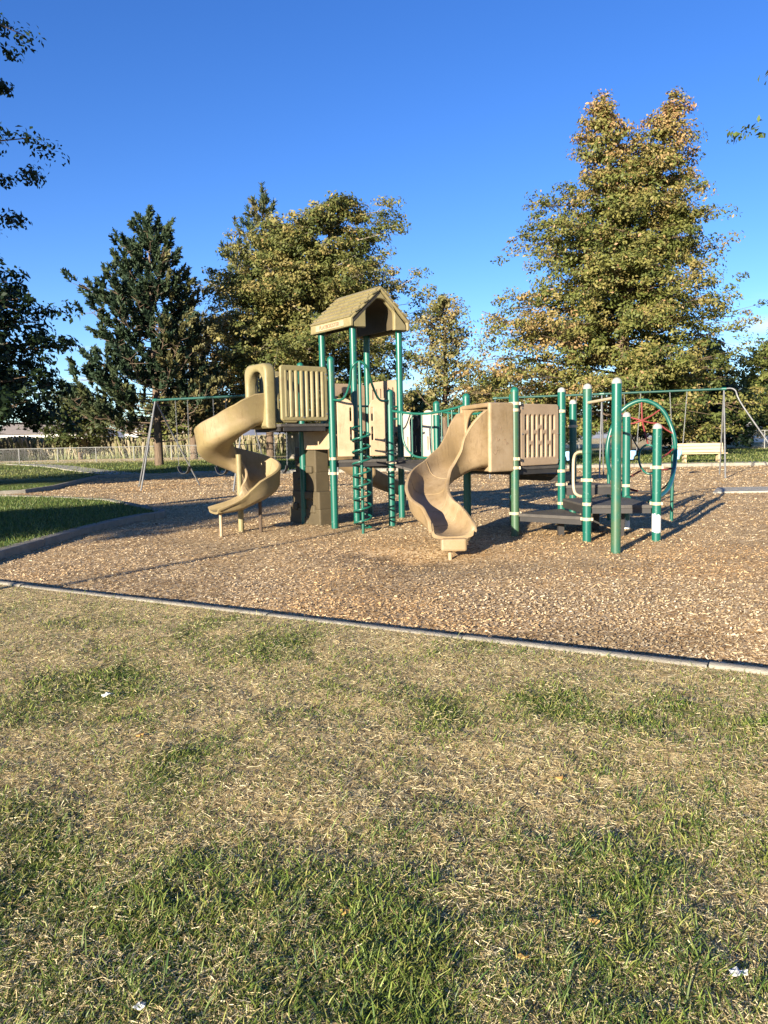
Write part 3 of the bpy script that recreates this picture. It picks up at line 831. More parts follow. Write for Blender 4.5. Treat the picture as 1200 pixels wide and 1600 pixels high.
# -- panels
def between(k1, k2, margin=.085):
    a, b = N[k1], N[k2]; d = (b - a) / np.linalg.norm(b - a); L = np.linalg.norm(b - a)
    return a + d * margin, b - d * margin, L - 2 * margin
# entry panels with an opening between them, behind the spiral climber
a, b, L = between('P1', 'C')
pw = .30
h_ = 1.02
panel('entry_panel', rrect(0, 0, pw, h_, .17, 7, (0, 0, 1, 0)), [slot(pw - .055, .28, .52, .035), slot(pw - .055, .62, .86, .035)], .05, M['panel'], PS, a, b, z=ZL + .10)
panel('entry_panel', rrect(L - pw, 0, L, h_, .17, 7, (0, 0, 0, 1)), [slot(L - pw + .055, .28, .52, .035), slot(L - pw + .055, .62, .86, .035)], .05, M['panel'], PS, a, b, z=ZL + .10)
# tower panels
a, b, L = between('T4', 'T2')
panel('tower_panel', rrect(0, 0, L, 1.05, .06), [slot(.12 + (L - .24) * i / 5, .52, .90, .05) for i in range(6)], .05, M['brown'], PS, a, b, z=1.69)
a, b, L = between('T3', 'T4')
panel('tower_panel', rrect(0, 0, L, 1.02, .06), [rrect(.2, .06, L - .2, .85, .24, 6)], .05, M['brown'], PS, a, b, z=1.69)
a, b, L = between('T1', 'T2')
MB().tube([Vector((a[0], a[1], 2.2)), Vector((b[0], b[1], 2.2))], .02, 10).build('cross_rail', M['rail'], PS, smooth=40)
# pale play panel with a steering wheel
a, b, L = between('T2', 'D')
fw = .30
wp = panel('play_panel', rrect(0, 0, fw, .88, .14, 6, (0, 0, 1, 1)), [slot(.15, .12, .38, .04)], .05, M['white_panel'], PS, a, b, z=ZL + .05)
panel('play_panel', rrect(L - fw, 0, L, .88, .14, 6, (0, 0, 1, 1)), [slot(L - .15, .12, .38, .04)], .05, M['white_panel'], PS, a, b, z=ZL + .05)
o = panel('play_panel', rrect(fw + .02, 0, L - fw - .02, .84, .12, 6, (0, 0, 1, 1)), [slot(L / 2 - .07, .08, .42, .05), slot(L / 2 + .07, .08, .42, .05)], .045, M['dark'], PS, a, b, z=ZL + .05)
m_ = (a + b) / 2 - U * 0.09
ring = [Vector((m_[0], m_[1], ZL + .70)) + Vector((W[0], W[1], 0)) * (.13 * math.cos(t)) + Vector((0, 0, 1)) * (.13 * math.sin(t)) for t in np.linspace(0, 2 * math.pi, 25)[:-1]]
MB().tube(ring, .016, 8, closed=True).build('steering_wheel', M['rubber'], o, smooth=60)
# big slotted panel beside the wave slide
a, b, L = between('F', 'G', .10)
holes = []
rows = [[(.32, .98 - .55 + .02), (.50, .80)], [(.14, .30), (.36, .80)], [(.14, .50), (.56, .80)]]
hp = .97
for i in range(7):
    x = .13 + (L - .26) * i / 6
    if i % 2 == 0: segs = [(.13, .50), (.56, .80)]
    else: segs = [(.13, .33), (.39, .80)]
    if i == 3: segs = [(.13, .33), (.39, .58), (.64, .80)]
    for (s0, s1) in segs: holes.append(slot(x, s0, s1, .055))
bp_ = panel('barrier_panel', rrect(0, 0, L, hp, .05), holes, .06, M['brown'], PS, a, b, z=Z2 + .01, bevel=.016)
bp_['label'] = 'brown panel with rows of slots facing the lawn'
d = Vector((U[0], U[1], 0)); nr = Vector((FRT[0], FRT[1], 0))
for (xx, zz) in ((.03, .08), (.03, .5), (.03, .9), (L - .03, .08), (L - .03, .5), (L - .03, .9)):
    c = Vector((a[0], a[1], Z2 + .01 + zz)) + d * xx + nr * .03
    MB().tube([c, c + nr * .012], .012, 8).build('bolt', M['bolt'], bp_, smooth=40)
a, b, L = between('H', 'G')
panel('barrier_panel', rrect(0, 0, L, .95, .05), [rrect(.1, .12, L - .1, .32, .06), rrect(.1, .66, L - .1, .86, .06)], .05, M['panel'], PS, a, b, z=Z2 + .03)
# panel under the top deck
a, b, L = between('P2', 'P1')
panel('skirt_panel', rrect(0, 0, L, .38, .04), [], .05, M['panel'], PS, a, b, z=1.40)

# -- climbing wall of stacked blocks under the top deck
cw = MB(); dcw = Vector((-W[0], -W[1], 0)); ncw = Vector((OUT[0], OUT[1], 0))
CW0 = Vector((-1.36, 14.55, 0))
rr_ = random.Random(5)
for (z0, z1, w, off, th) in ((-.1, .30, 1.12, .0, .36), (.30, .62, .98, .03, .33), (.62, .98, .84, -.03, .31), (.98, 1.45, .74, .02, .29)):
    cw.box(CW0 + dcw * off + Vector((0, 0, (z0 + z1) / 2)), (w, th, z1 - z0 + .01), dcw, ncw)
CWO = cw.build('climbing_wall', M['wallbrown'], PS, bevel=.02)
CWO['label'] = 'brown climbing wall of stacked blocks under the high deck'
for (x, z, w, h) in ((-.32, .33, .2, .14), (.18, .55, .24, .16), (-.12, .80, .18, .13), (.22, 1.03, .2, .13), (-.2, 1.25, .18, .11), (.3, .3, .22, .15), (.02, .08, .26, .16)):
    MB().box(CW0 + dcw * x + ncw * .16 + Vector((0, 0, z)), (w, .10, h), dcw, ncw).build('foothold', M['wallbrown'], CWO, bevel=.03)

# -- spiral climber
PC = Vector((-.36, 13.02, 0)); pole_top = 2.86
SCL = MB().tube([PC + Vector((0, 0, -.2)), PC + Vector((0, 0, pole_top))], .026, 12).build('spiral_climber', M['rail'], PS, smooth=40)
SCL['label'] = 'green corkscrew climber on a thin pole'
turns, z0, z1, rr = 8.6, .06, 1.78, .15
hp_ = []
for k in range(int(turns * 18) + 1):
    a = 2 * math.pi * k / 18 + .4; f = k / (turns * 18)
    hp_.append(PC + Vector((rr * math.cos(a) , rr * math.sin(a), z0 + (z1 - z0) * f)) + Vector((.0, .10, 0)) * 0)
MB().tube(hp_, .017, 8).build('corkscrew', M['rail'], SCL, smooth=60)
MB().tube([hp_[-1], PC + Vector((0, 0, hp_[-1].z + .02))], .015, 8).build('bracket', M['rail'], SCL)
MB().tube([hp_[0], PC + Vector((0, 0, hp_[0].z))], .015, 8).build('bracket', M['rail'], SCL)
A, B = v3('P1', 2.27), v3('C', 2.25); T = PC + Vector((0, 0, pole_top))
arch = catmull([A, A.lerp(Vector((T.x, T.y, A.z)), .42) + Vector((0, 0, .0)), A.lerp(Vector((T.x, T.y, A.z)), .66) + Vector((0, 0, .25)), T - Vector((.13, 0, .10)), T, T + Vector((.13, .05, -.10)),
                B.lerp(Vector((T.x, T.y, B.z)), .60) + Vector((0, 0, .25)), B.lerp(Vector((T.x, T.y, B.z)), .36) + Vector((0, 0, .0)), B], 6)
MB().tube(arch, .02, 10).build('climber_arch', M['rail'], SCL, smooth=60)
MB().tube([v3('C', 1.92) , v3('C', 1.92) + Vector((.12, -.02, 0))], .02, 8).build('bracket', M['rail'], SCL)

# -- suspension bridge between the two decks
BR = []
nb = 7
A1, A2, B1, B2 = v3('C', ZL - .05), v3('D', ZL - .05), v3('E', Z2 - .03), v3('H', Z2 - .03)
for i in range(nb):
    f0, f1 = i / nb, (i + .93) / nb
    sag = lambda f: -.10 * math.sin(math.pi * f)
    q = [A1.lerp(B1, f0), A2.lerp(B2, f0), A2.lerp(B2, f1), A1.lerp(B1, f1)]
    V = []
    ins = .07
    for j, p in enumerate(q):
        f = (f0, f0, f1, f1)[j]; m_ = A1.lerp(A2, .5).lerp(B1.lerp(B2, .5), f)
        p = p.lerp(m_, ins); p.z += sag(f); V.append(p)
    V += [p - Vector((0, 0, .045)) for p in V]
    MB().add(V, [(0, 1, 2, 3), (7, 6, 5, 4), (0, 4, 5, 1), (1, 5, 6, 2), (2, 6, 7, 3), (3, 7, 4, 0)]).build('bridge_plank', M['deck'], PS, bevel=.006)
def bridge_rail(ka, kb, za, zb):
    A, B = v3(ka, za), v3(kb, zb)
    top = catmull([A.lerp(B, f) + Vector((0, 0, -.10 * math.sin(math.pi * f))) for f in np.linspace(0, 1, 7)], 3)
    o = MB().tube(top, .022, 10).build('bridge_rail', M['rail'], PS, smooth=60)
    lo0, lo1 = .16, .92
    pts = [A.lerp(B, lo0) + Vector((0, 0, -.06)), A.lerp(B, lo0 + .02) + Vector((0, 0, -.55)), A.lerp(B, lo0 + .14) + Vector((0, 0, -.80)), A.lerp(B, .5) + Vector((0, 0, -.86)), A.lerp(B, lo1 - .16) + Vector((0, 0, -.84)), A.lerp(B, lo1) + Vector((0, 0, -.86))]
    MB().tube(catmull(pts, 5), .019, 10).build('lower_rail', M['rail'], o, smooth=60)
    for f in (.30, .43, .56, .69, .82, .91):
        p = A.lerp(B, f)
        MB().tube([p + Vector((0, 0, -.10 * math.sin(math.pi * f))), p + Vector((0, 0, -.84))], .012, 8).build('baluster', M['rail'], o)
bridge_rail('C', 'E', 2.07, 2.10); bridge_rail('D', 'H', 2.07, 2.10)

# -- roof over the tower
E0, E1 = 3.66, 4.44
RT = (N['T1'] + N['T4']) / 2
hwid, hlen = .70, .72                      # half span across (U), half length along ridge (W)
u3, w3_ = Vector((U[0], U[1], 0)), Vector((W[0], W[1], 0)); c3 = Vector((RT[0], RT[1], 0)); zz = Vector((0, 0, 1))
ROOF = MB()
th = .05
for s in (-1, 1):
    ev, rg = c3 + u3 * (s * hwid) + zz * (E0 + .16), c3 + zz * E1
    dn = (ev - rg); sl = dn.normalized(); nm = (w3_.cross(sl) * -s).normalized()
    if nm.z < 0: nm = -nm
    ROOF.box(rg.lerp(ev, .5) - nm * (th / 2), (dn.length, hlen * 2, th), sl, w3_, nm)
roof = ROOF.build('roof', M['olive'], PS, bevel=.02)
roof['label'] = 'olive plastic gable roof with moulded shingles over the tower'
sh = MB(); rr_ = random.Random(2)
for s in (-1, 1):
    ev, rg = c3 + u3 * (s * hwid) + zz * (E0 + .16), c3 + zz * E1
    dn = (ev - rg); sl = dn.normalized(); nm = (w3_.cross(sl) * -s).normalized()
    if nm.z < 0: nm = -nm
    rows, cols = 7, 7
    for r in range(rows):
        f = (r + .5) / rows
        for cidx in range(cols + (r % 2)):
            x = (cidx + (.5 if r % 2 == 0 else 0)) / cols * 2 - 1
            wd = hlen * 2 / cols * .93
            if abs(x) > .99: wd *= .5; x *= .97
            tilt = .20
            sl2 = (sl * math.cos(tilt) + nm * math.sin(tilt)); nm2 = (nm * math.cos(tilt) - sl * math.sin(tilt))
            sh.box(rg + dn * f + w3_ * (x * hlen * .985) + nm * .012, (dn.length / rows * .97, wd, .026), sl2, w3_, nm2)
so = sh.build('shingles', M['olive'], roof); so['kind'] = 'stuff'
# eave boxes, gables with arched openings, ridge
for s in (-1, 1):
    c = c3 + u3 * (s * (hwid - .035)) + zz * (E0 + .085)
    MB().box(c, (.07, hlen * 2 - .02, .17), u3, w3_, zz).build('eave', M['olive'], roof, bevel=.02)
def gable(sgn):
    hw = hwid - .085; H = E1 - E0 - .085
    outl = [(-hw, 0), (-.34, 0)] + [(.34 * math.cos(a) * -1, .26 + .30 * math.sin(a)) for a in np.linspace(0, math.pi, 17)] + [(.34, 0), (hw, 0), (hw, .10), (0, H - .0), (-hw, .10)]
    c = RT + W * (sgn * (hlen - .07))
    return panel('gable', outl, [], .09, M['panel' if sgn > 0 else 'olive'], roof, c, xdir=(U[0], U[1], 0), z=E0 + .0, bevel=.018)
gable(-1); gable(1)
for s in (-1,):                                    # dark strip painting the shade of the gap between roof sheet and gable
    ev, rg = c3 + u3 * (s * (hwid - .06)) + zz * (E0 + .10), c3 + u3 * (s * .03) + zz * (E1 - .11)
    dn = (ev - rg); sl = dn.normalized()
    MB().box(rg.lerp(ev, .5) - w3_ * (hlen - .022), (dn.length, .012, .035), sl, w3_, sl.cross(w3_)).build('rake_shade_strip', M['dark'], roof)
# inside barrel lining
ln = MB(); fr = [(c3 + w3_ * t + zz * E0, u3, zz) for t in (-hlen + .12, hlen - .12)]
prof = [(-.36 * math.cos(a), .26 + .32 * math.sin(a)) for a in np.linspace(0, math.pi, 13)]
prof = [(-.36, .02)] + prof + [(.36, .02)] + [(.40, .02)] + [(.40 * math.cos(a), .26 + .36 * math.sin(a)) for a in np.linspace(0, math.pi, 13)] + [(-.40, .02)]
ln.sweep(fr, [prof, prof]).build('roof_lining', M['wallbrown'], roof, smooth=40)
# eave name plate with raised letters
sd = -1
pc = c3 + u3 * (-(hwid + .006)) + zz * (E0 + .082)
MB().box(pc, (.016, .98, .115), u3, w3_, zz).build('name_plate', M['panel'], roof, bevel=.006)
fc = bpy.data.curves.new('lettering', 'FONT'); fc.body = 'PLAYBOOSTER'; fc.size = .105; fc.extrude = .004
fc.align_x = 'CENTER'; fc.align_y = 'CENTER'
to = bpy.data.objects.new('tmp', fc); COL.objects.link(to)
dg = bpy.context.evaluated_depsgraph_get(); dg.update()
me = bpy.data.meshes.new_from_object(to.evaluated_get(dg)); bpy.data.objects.remove(to)
xd = -w3_; nd = -u3; pc2 = pc - u3 * .011
me.transform(Matrix(((xd.x, 0, nd.x, pc2.x), (xd.y, 0, nd.y, pc2.y), (xd.z, 1, nd.z, pc2.z), (0, 0, 0, 1))))
me.materials.clear()
link_mesh('lettering', me, M['letter'], roof)

# -- bars and loops on the right-hand climb
A, B = v3('J', 2.02), v3('I', 2.01)
MB().tube([A, B], .022, 10).build('overhead_bar', M['clamp'], PS, smooth=40)
dI = Vector((N['G'][0] - N['I'][0], N['G'][1] - N['I'][1], 0)).normalized() * 1.0 + Vector((-.28, 0, 0))
dI.normalize()
b0, b1 = v3('I', 1.30), v3('I', .66)
MB().tube(catmull([b0, b0 + dI * .24 + zz * .0, b0 + dI * .36 - zz * .08, b0 + dI * .38 - zz * .32, b1 + dI * .36 + zz * .08, b1 + dI * .24, b1], 6), .022, 10).build('grab_loop', M['clamp'], PS, smooth=60)
for z in (1.31, .66):
    MB().tube([v3('I', z - .02), v3('I', z + .02)], PR * 1.14, 18).build('collar', M['rail'], PS, smooth=40)

# -- arched net climber
NC = tag(MB().tube(catmull([(3.98, 12.45, .52), (4.0, 13.1, .62), (4.08, 13.9, .98), (4.13, 14.1, 1.45), (4.32, 14.05, 1.95), (4.68, 13.95, 2.16), (5.02, 13.85, 1.98), (5.20, 13.75, 1.5), (5.10, 13.45, 1.02), (4.60, 12.4, .66), (3.98, 11.45, .52)], 8), .038, 12)
         .build('net_climber', M['rail'], PS, smooth=60), 'green arched hoop strung with black and red ropes')
MB().tube([(5.18, 13.78, -.2), (5.19, 13.76, 1.35)], .03, 10).build('hoop_leg', M['rail'], NC, smooth=40)
MB().tube([(4.14, 14.1, -.2), (4.14, 14.1, 1.35)], .03, 10).build('hoop_leg', M['rail'], NC, smooth=40)
rc, rv = Vector((4.62, 13.35, 1.12)), Vector((.25, .85, 1.0)).normalized()     # ring in the net
rx = Vector((1, -.25, 0)).normalized(); ry = (rv - rx * rv.dot(rx)).normalized()
ring = [rc + rx * (.17 * math.cos(t)) + ry * (.33 * math.sin(t)) for t in np.linspace(0, 2 * math.pi, 33)[:-1]]
MB().tube(ring, .018, 8, closed=True).build('net_ring', M['rail'], NC, smooth=60)
hub = Vector((4.66, 13.85, 1.80))
def rope(a, b, red=False, r=.013):
    a, b = Vector(a), Vector(b)
    MB().tube([a, a.lerp(b, .5) - zz * .015, b], r * (1.15 if red else .9), 8).build('rope', M['rope_red' if red else 'rope_black'], NC, smooth=60)
for q in ((4.32, 14.05, 1.95), (4.68, 13.95, 2.16), (5.0, 13.85, 2.0)): rope(hub, q, True)
for q in ((4.38, 13.92, 1.74), (4.94, 13.8, 1.74)): rope(hub, q, True)
rope(hub, ring[8], True); rope((4.94, 13.8, 1.74), (5.19, 13.75, 1.55), True); rope((4.38, 13.92, 1.74), (4.13, 14.1, 1.5), True)
rope((4.94, 13.8, 1.74), (4.8, 13.5, 1.3)); rope((4.38, 13.92, 1.74), ring[13])
rope(ring[24], (4.3, 12.3, .56)); rope(ring[0], (5.19, 13.7, 1.3), True); rope(ring[16], (4.12, 13.95, 1.1))
rope(ring[28], (5.02, 13.3, .96), True); rope(ring[20], (4.03, 13.3, .72), True); rope(ring[24], (4.2, 12.0, .54))
cv = catmull([(4.02, 13.2, .68), (4.3, 12.95, .60), (4.6, 12.75, .62), (4.88, 13.0, .80)], 6)
MB().tube(cv, .014, 8).build('rope', M['rope_black'], NC, smooth=60)
MB().tube(cv[2:7], .02, 8).build('rope', M['rope_red'], NC, smooth=60)

# ------------------------------------------------------------------ swing sets
def swing_frame(name, tops, legsets, brace, label):
    root = tag(empty(name, (tops[1][0], tops[1][1], 0)), label, 'swing set', 'swing sets behind the climbing structure')
    Z = 3.2
    bm = [Vector((*t, Z)) for t in tops]
    MB().tube(bm, .042, 12).build('top_beam', M['beam'], root, smooth=40)
    for t, legs in zip(tops, legsets):
        for q in legs:
            o = MB().tube([Vector((*t, Z - .04)), Vector((q[0], q[1], -.2))], .029, 10).build('leg', M['steel'], root, smooth=40)
        MB().tube([Vector((*t, Z)) - (bm[1] - bm[0]).normalized() * .08, Vector((*t, Z)) + (bm[1] - bm[0]).normalized() * .08], .058, 12).build('yoke', M['rail'], root, smooth=40)
    if brace:
        MB().tube(catmull([Vector((*tops[0], Z)), Vector((*tops[0], Z)) + Vector(brace[0]), Vector(brace[1]), Vector(brace[2])], 6), .029, 10).build('leg', M['steel'], root, smooth=60)
    return root
ld = np.array([.33, .94])
tR = [np.array([12.5, 28.3]), np.array([8.5, 29.9]), np.array([4.6, 31.4])]
swing_frame('swing_set', tR, [[t - ld * 1.35, t + ld * 1.35] for t in tR], ((.35, -.1, -.05), (13.1, 28.0, 2.5), (14.75, 27.4, -.2)), 'green beamed swing set with steel legs beside the bench')
tL = [np.array([-8.15, 27.9]), np.array([-4.65, 26.5]), np.array([-1.2, 25.1])]
swing_frame('swing_set', tL, [[(-9.35, 29.2), (-8.45, 26.6), (-6.95, 29.5)], [(-4.95, 25.1), (-4.1, 28.3)], [(-1.5, 23.7), (-.85, 26.7)]], None, 'green beamed swing set with steel legs behind the spiral slide')

def chain(name, a, b, parent):
    """links laid alternately flat and upright"""
    a, b = Vector(a), Vector(b); n = int((b - a).length / .06); mb = MB()
    t = (b - a).normalized(); s1 = t.cross(Vector((0, 1, 0))).normalized(); s2 = t.cross(s1)
    for i in range(n):
        c = a.lerp(b, (i + .5) / n); s = s1 if i % 2 else s2
        pts = [c + t * (.038 * math.sin(k)) + s * (.015 * math.cos(k)) for k in np.linspace(0, 2 * math.pi, 7)[:-1]]
        mb.tube(pts, .007, 4, closed=True)
    mb.build(name, M['chain'], parent)
def on_beam(tops, i, f):
    p = tops[i] * (1 - f) + tops[i + 1] * f; d = (tops[i + 1] - tops[i]); d = d / np.linalg.norm(d)
    return p, d
def belt_swing(p, d, zseat, label, yaw=0):
    root = tag(empty('swing', (p[0], p[1], zseat)), label, 'swing', 'swings hanging from the left swing set')
    D = Vector((d[0], d[1], 0)); S = Vector((-d[1], d[0], 0)); c = Vector((p[0], p[1], zseat))
    pr = []
    for k in range(13):
        t = (k - 6) / 6; pr.append(c + D * (.24 * math.sin(t * 1.3)) + zz * (.26 * (t * t) ** 1.1))
    mb = MB()
    fr = [(q, S, (pr[min(i + 1, 12)] - pr[max(i - 1, 0)]).normalized().cross(S)) for i, q in enumerate(pr)]
    mb.sweep(fr, [[(-.09, -.01), (.09, -.01), (.09, .01), (-.09, .01)]] * 13).build('seat', M['rubber'], root, smooth=60)
    for e, s in ((pr[0], -1), (pr[-1], 1)): chain('chain', e, Vector((p[0], p[1], 3.16)) + D * (s * .26), root)
def bucket_swing(p, d, zseat, label):
    root = tag(empty('bucket_swing', (p[0], p[1], zseat)), label, 'swing', 'bucket swings hanging from the right swing set')
    D = Vector((d[0], d[1], 0)); S = Vector((-d[1], d[0], 0)); c = Vector((p[0], p[1], zseat))
    w, dp, h = .34, .28, .26
    mb = MB()
    rings = []
    for (z, k) in ((h, 1.0), (h * .45, .96), (.05, .62), (0, .5)):
        for (x, y) in rrect(-w / 2 * k, -dp / 2 * k, w / 2 * k, dp / 2 * k, .09 * k, 3): rings.append(c + D * x + S * y + zz * z)
    for (z, k) in ((.03, .44), (h * .45, .84), (h, .88)):
        for (x, y) in rrect(-w / 2 * k, -dp / 2 * k, w / 2 * k, dp / 2 * k, .08 * k, 3): rings.append(c + D * x + S * y + zz * z)
    m = 16; F = []
    for i in range(6):
        for k in range(m): F.append((i * m + k, i * m + (k + 1) % m, (i + 1) * m + (k + 1) % m, (i + 1) * m + k))
    for k in range(m): F.append((6 * m + k, 6 * m + (k + 1) % m, (k + 1) % m, k))
    mb.add(rings, F)
    mb.build('seat', M['bucket'], root, smooth=50)
    MB().box(c + D * .0 - zz * .035, (.13, .24, .10), D, S).build('seat_base', M['bucket'], root, bevel=.02)
    for s in (-1, 1): chain('chain', c + D * (s * w / 2) + zz * h, Vector((p[0], p[1], 3.16)) + D * (s * .30), root)
p, d = on_beam(tL, 0, .30); belt_swing(p, d, .55, 'black belt swing nearest the splayed left legs of its frame')
p, d = on_beam(tL, 0, .72); belt_swing(p, d, .52, 'black belt swing half hidden behind the spiral slide')
p, d = on_beam(tL, 1, .35); belt_swing(p, d, .55, 'black belt swing hidden behind the climbing wall')
p, d = on_beam(tR, 0, .36); bucket_swing(p, d, .74, 'light blue bucket swing in front of the bench')
p, d = on_beam(tR, 0, .74); bucket_swing(p, d, .74, 'light blue bucket swing seen through the net climber')
p, d = on_beam(tR, 1, .30); bucket_swing(p, d, .74, 'light blue bucket swing hidden behind the green posts')

# ------------------------------------------------------------------ bench
def bench(c, ang, label):
    z0 = float(lawn_z(np.array([c[0]]), np.array([c[1]]))[0]) + .02
    root = tag(empty('park_bench', (c[0], c[1], z0)), label, 'bench')
    D = Vector((math.cos(ang), math.sin(ang), 0)); S = Vector((-math.sin(ang), math.cos(ang), 0)); C = Vector((c[0], c[1], z0))
    Lb = 2.45
    for i in range(3): MB().box(C + zz * .48 - S * (.26 - i * .17), (Lb, .155, .045), D, S).build('seat_board', M['wood'], root, bevel=.008)
    bk = (zz * .97 + S * .22).normalized()
    for i in range(3): MB().box(C + S * (.22 + .035 * i) + zz * (.60 + .165 * i), (Lb - .05, .04, .155), D, bk.cross(D), bk).build('back_board', M['wood'], root, bevel=.008)
    for s in (-1, 1):
        b = C + D * (s * .86)
        MB().box(b + zz * .21, (.10, .42, .44), D, S).build('leg', M['wood'], root, bevel=.01)
        MB().box(b + S * .30 + zz * .62, (.08, .06, .70), D, bk.cross(D), bk).build('back_support', M['steel'], root)
bench((16.55, 40.0), rad(-3), 'tan slatted park bench on the path behind the swings')

# ------------------------------------------------------------------ chain-link fences
def wire_mat():
    m, n, l, b = nodes_of('chain_link')
    tc = n.new('ShaderNodeTexCoord'); sp = n.new('ShaderNodeSeparateXYZ'); l.new(tc.outputs['Object'], sp.inputs[0])
    outs = []
    for sg in ('ADD', 'SUBTRACT'):
        a = n.new('ShaderNodeMath'); a.operation = sg; l.new(sp.outputs['X'], a.inputs[0]); l.new(sp.outputs['Z'], a.inputs[1])
        q = n.new('ShaderNodeMath'); q.operation = 'MULTIPLY'; q.inputs[1].default_value = 14; l.new(a.outputs[0], q.inputs[0])
        f = n.new('ShaderNodeMath'); f.operation = 'FRACT'; l.new(q.outputs[0], f.inputs[0])
        g = n.new('ShaderNodeMath'); g.operation = 'LESS_THAN'; g.inputs[1].default_value = .03; l.new(f.outputs[0], g.inputs[0]); outs.append(g)
    mxm = n.new('ShaderNodeMath'); mxm.operation = 'MAXIMUM'; l.new(outs[0].outputs[0], mxm.inputs[0]); l.new(outs[1].outputs[0], mxm.inputs[1])
    l.new(mxm.outputs[0], b.inputs['Alpha'])
    b.inputs['Base Color'].default_value = (.42, .42, .40, 1); b.inputs['Metallic'].default_value = .3; b.inputs['Roughness'].default_value = .5
    return m
M['wire'] = wire_mat()
M['fence_steel'] = simple('fence_steel', (.21, .21, .20), (.17, .17, .16), rough=.5, scale=5)
def fence(pts, h, sp, label):
    P = [Vector(p) for p in pts]
    root = tag(empty('chain_link_fence', (P[0].x, P[0].y, float(lawn_z(np.array([P[0].x]), np.array([P[0].y]))[0]))), label, 'fence', 'chain link fences around the park')
    gz = lambda p: float(lawn_z(np.array([p.x]), np.array([p.y]))[0])
    for a, b in zip(P, P[1:]):
        n = max(1, round((b - a).length / sp))
        nodes = [a.lerp(b, k / n) for k in range(n + 1)]
        for q in nodes[:-1] if b is not P[-1] else nodes:
            z = gz(q); MB().tube([(q.x, q.y, z - .2), (q.x, q.y, z + h + .03)], .045, 8).build('fence_post', M['fence_steel'], root, smooth=40)
        MB().tube([(q.x, q.y, gz(q) + h) for q in nodes], .035, 6).build('top_rail', M['fence_steel'], root, smooth=40)
        V, F = [], []
        L = (b - a).length
        me = bpy.data.meshes.new('wire_mesh')
        for k, q in enumerate(nodes): V += [(L * k / n, 0, gz(q)), (L * k / n, 0, gz(q) + h)]
        F = [(2 * k, 2 * k + 2, 2 * k + 3, 2 * k + 1) for k in range(n)]
        me.from_pydata(V, [], F); me.materials.append(M['wire'])
        o = bpy.data.objects.new('wire_mesh', me); COL.objects.link(o); o.parent = root
        o.location = Vector((a.x, a.y, 0)) - WPOS[root]; o.rotation_euler.z = math.atan2(b.y - a.y, b.x - a.x)
fence([(-62, 62), (-15, 66.5), (-5, 67.3)], 1.25, 3.05, 'silver chain link fence across the lawn on the left')
fence([(-5, 67.5), (20, 66), (52, 60)], 1.5, 3.05, 'chain link fence in tree shade behind the bench')

# ------------------------------------------------------------------ vegetation
def unit(v): return v / np.maximum(np.linalg.norm(v, axis=-1, keepdims=True), 1e-9)
def leaf_quads(cen, nrm, size, asp, rng):
    """diamond leaves; returns V,F"""
    n = len(cen)
    r = unit(rng.normal(size=(n, 3)))
    t = unit(np.cross(nrm, r)); b = np.cross(nrm, t)
    a = t * size[:, None]; w = b * (size * asp)[:, None]; fold = nrm * (size * .18)[:, None]
    V = np.stack([cen - a, cen + w * .9 + fold, cen + a, cen - w * .9 + fold], 1).reshape(-1, 3)
    return V, np.arange(4 * n).reshape(-1, 4)

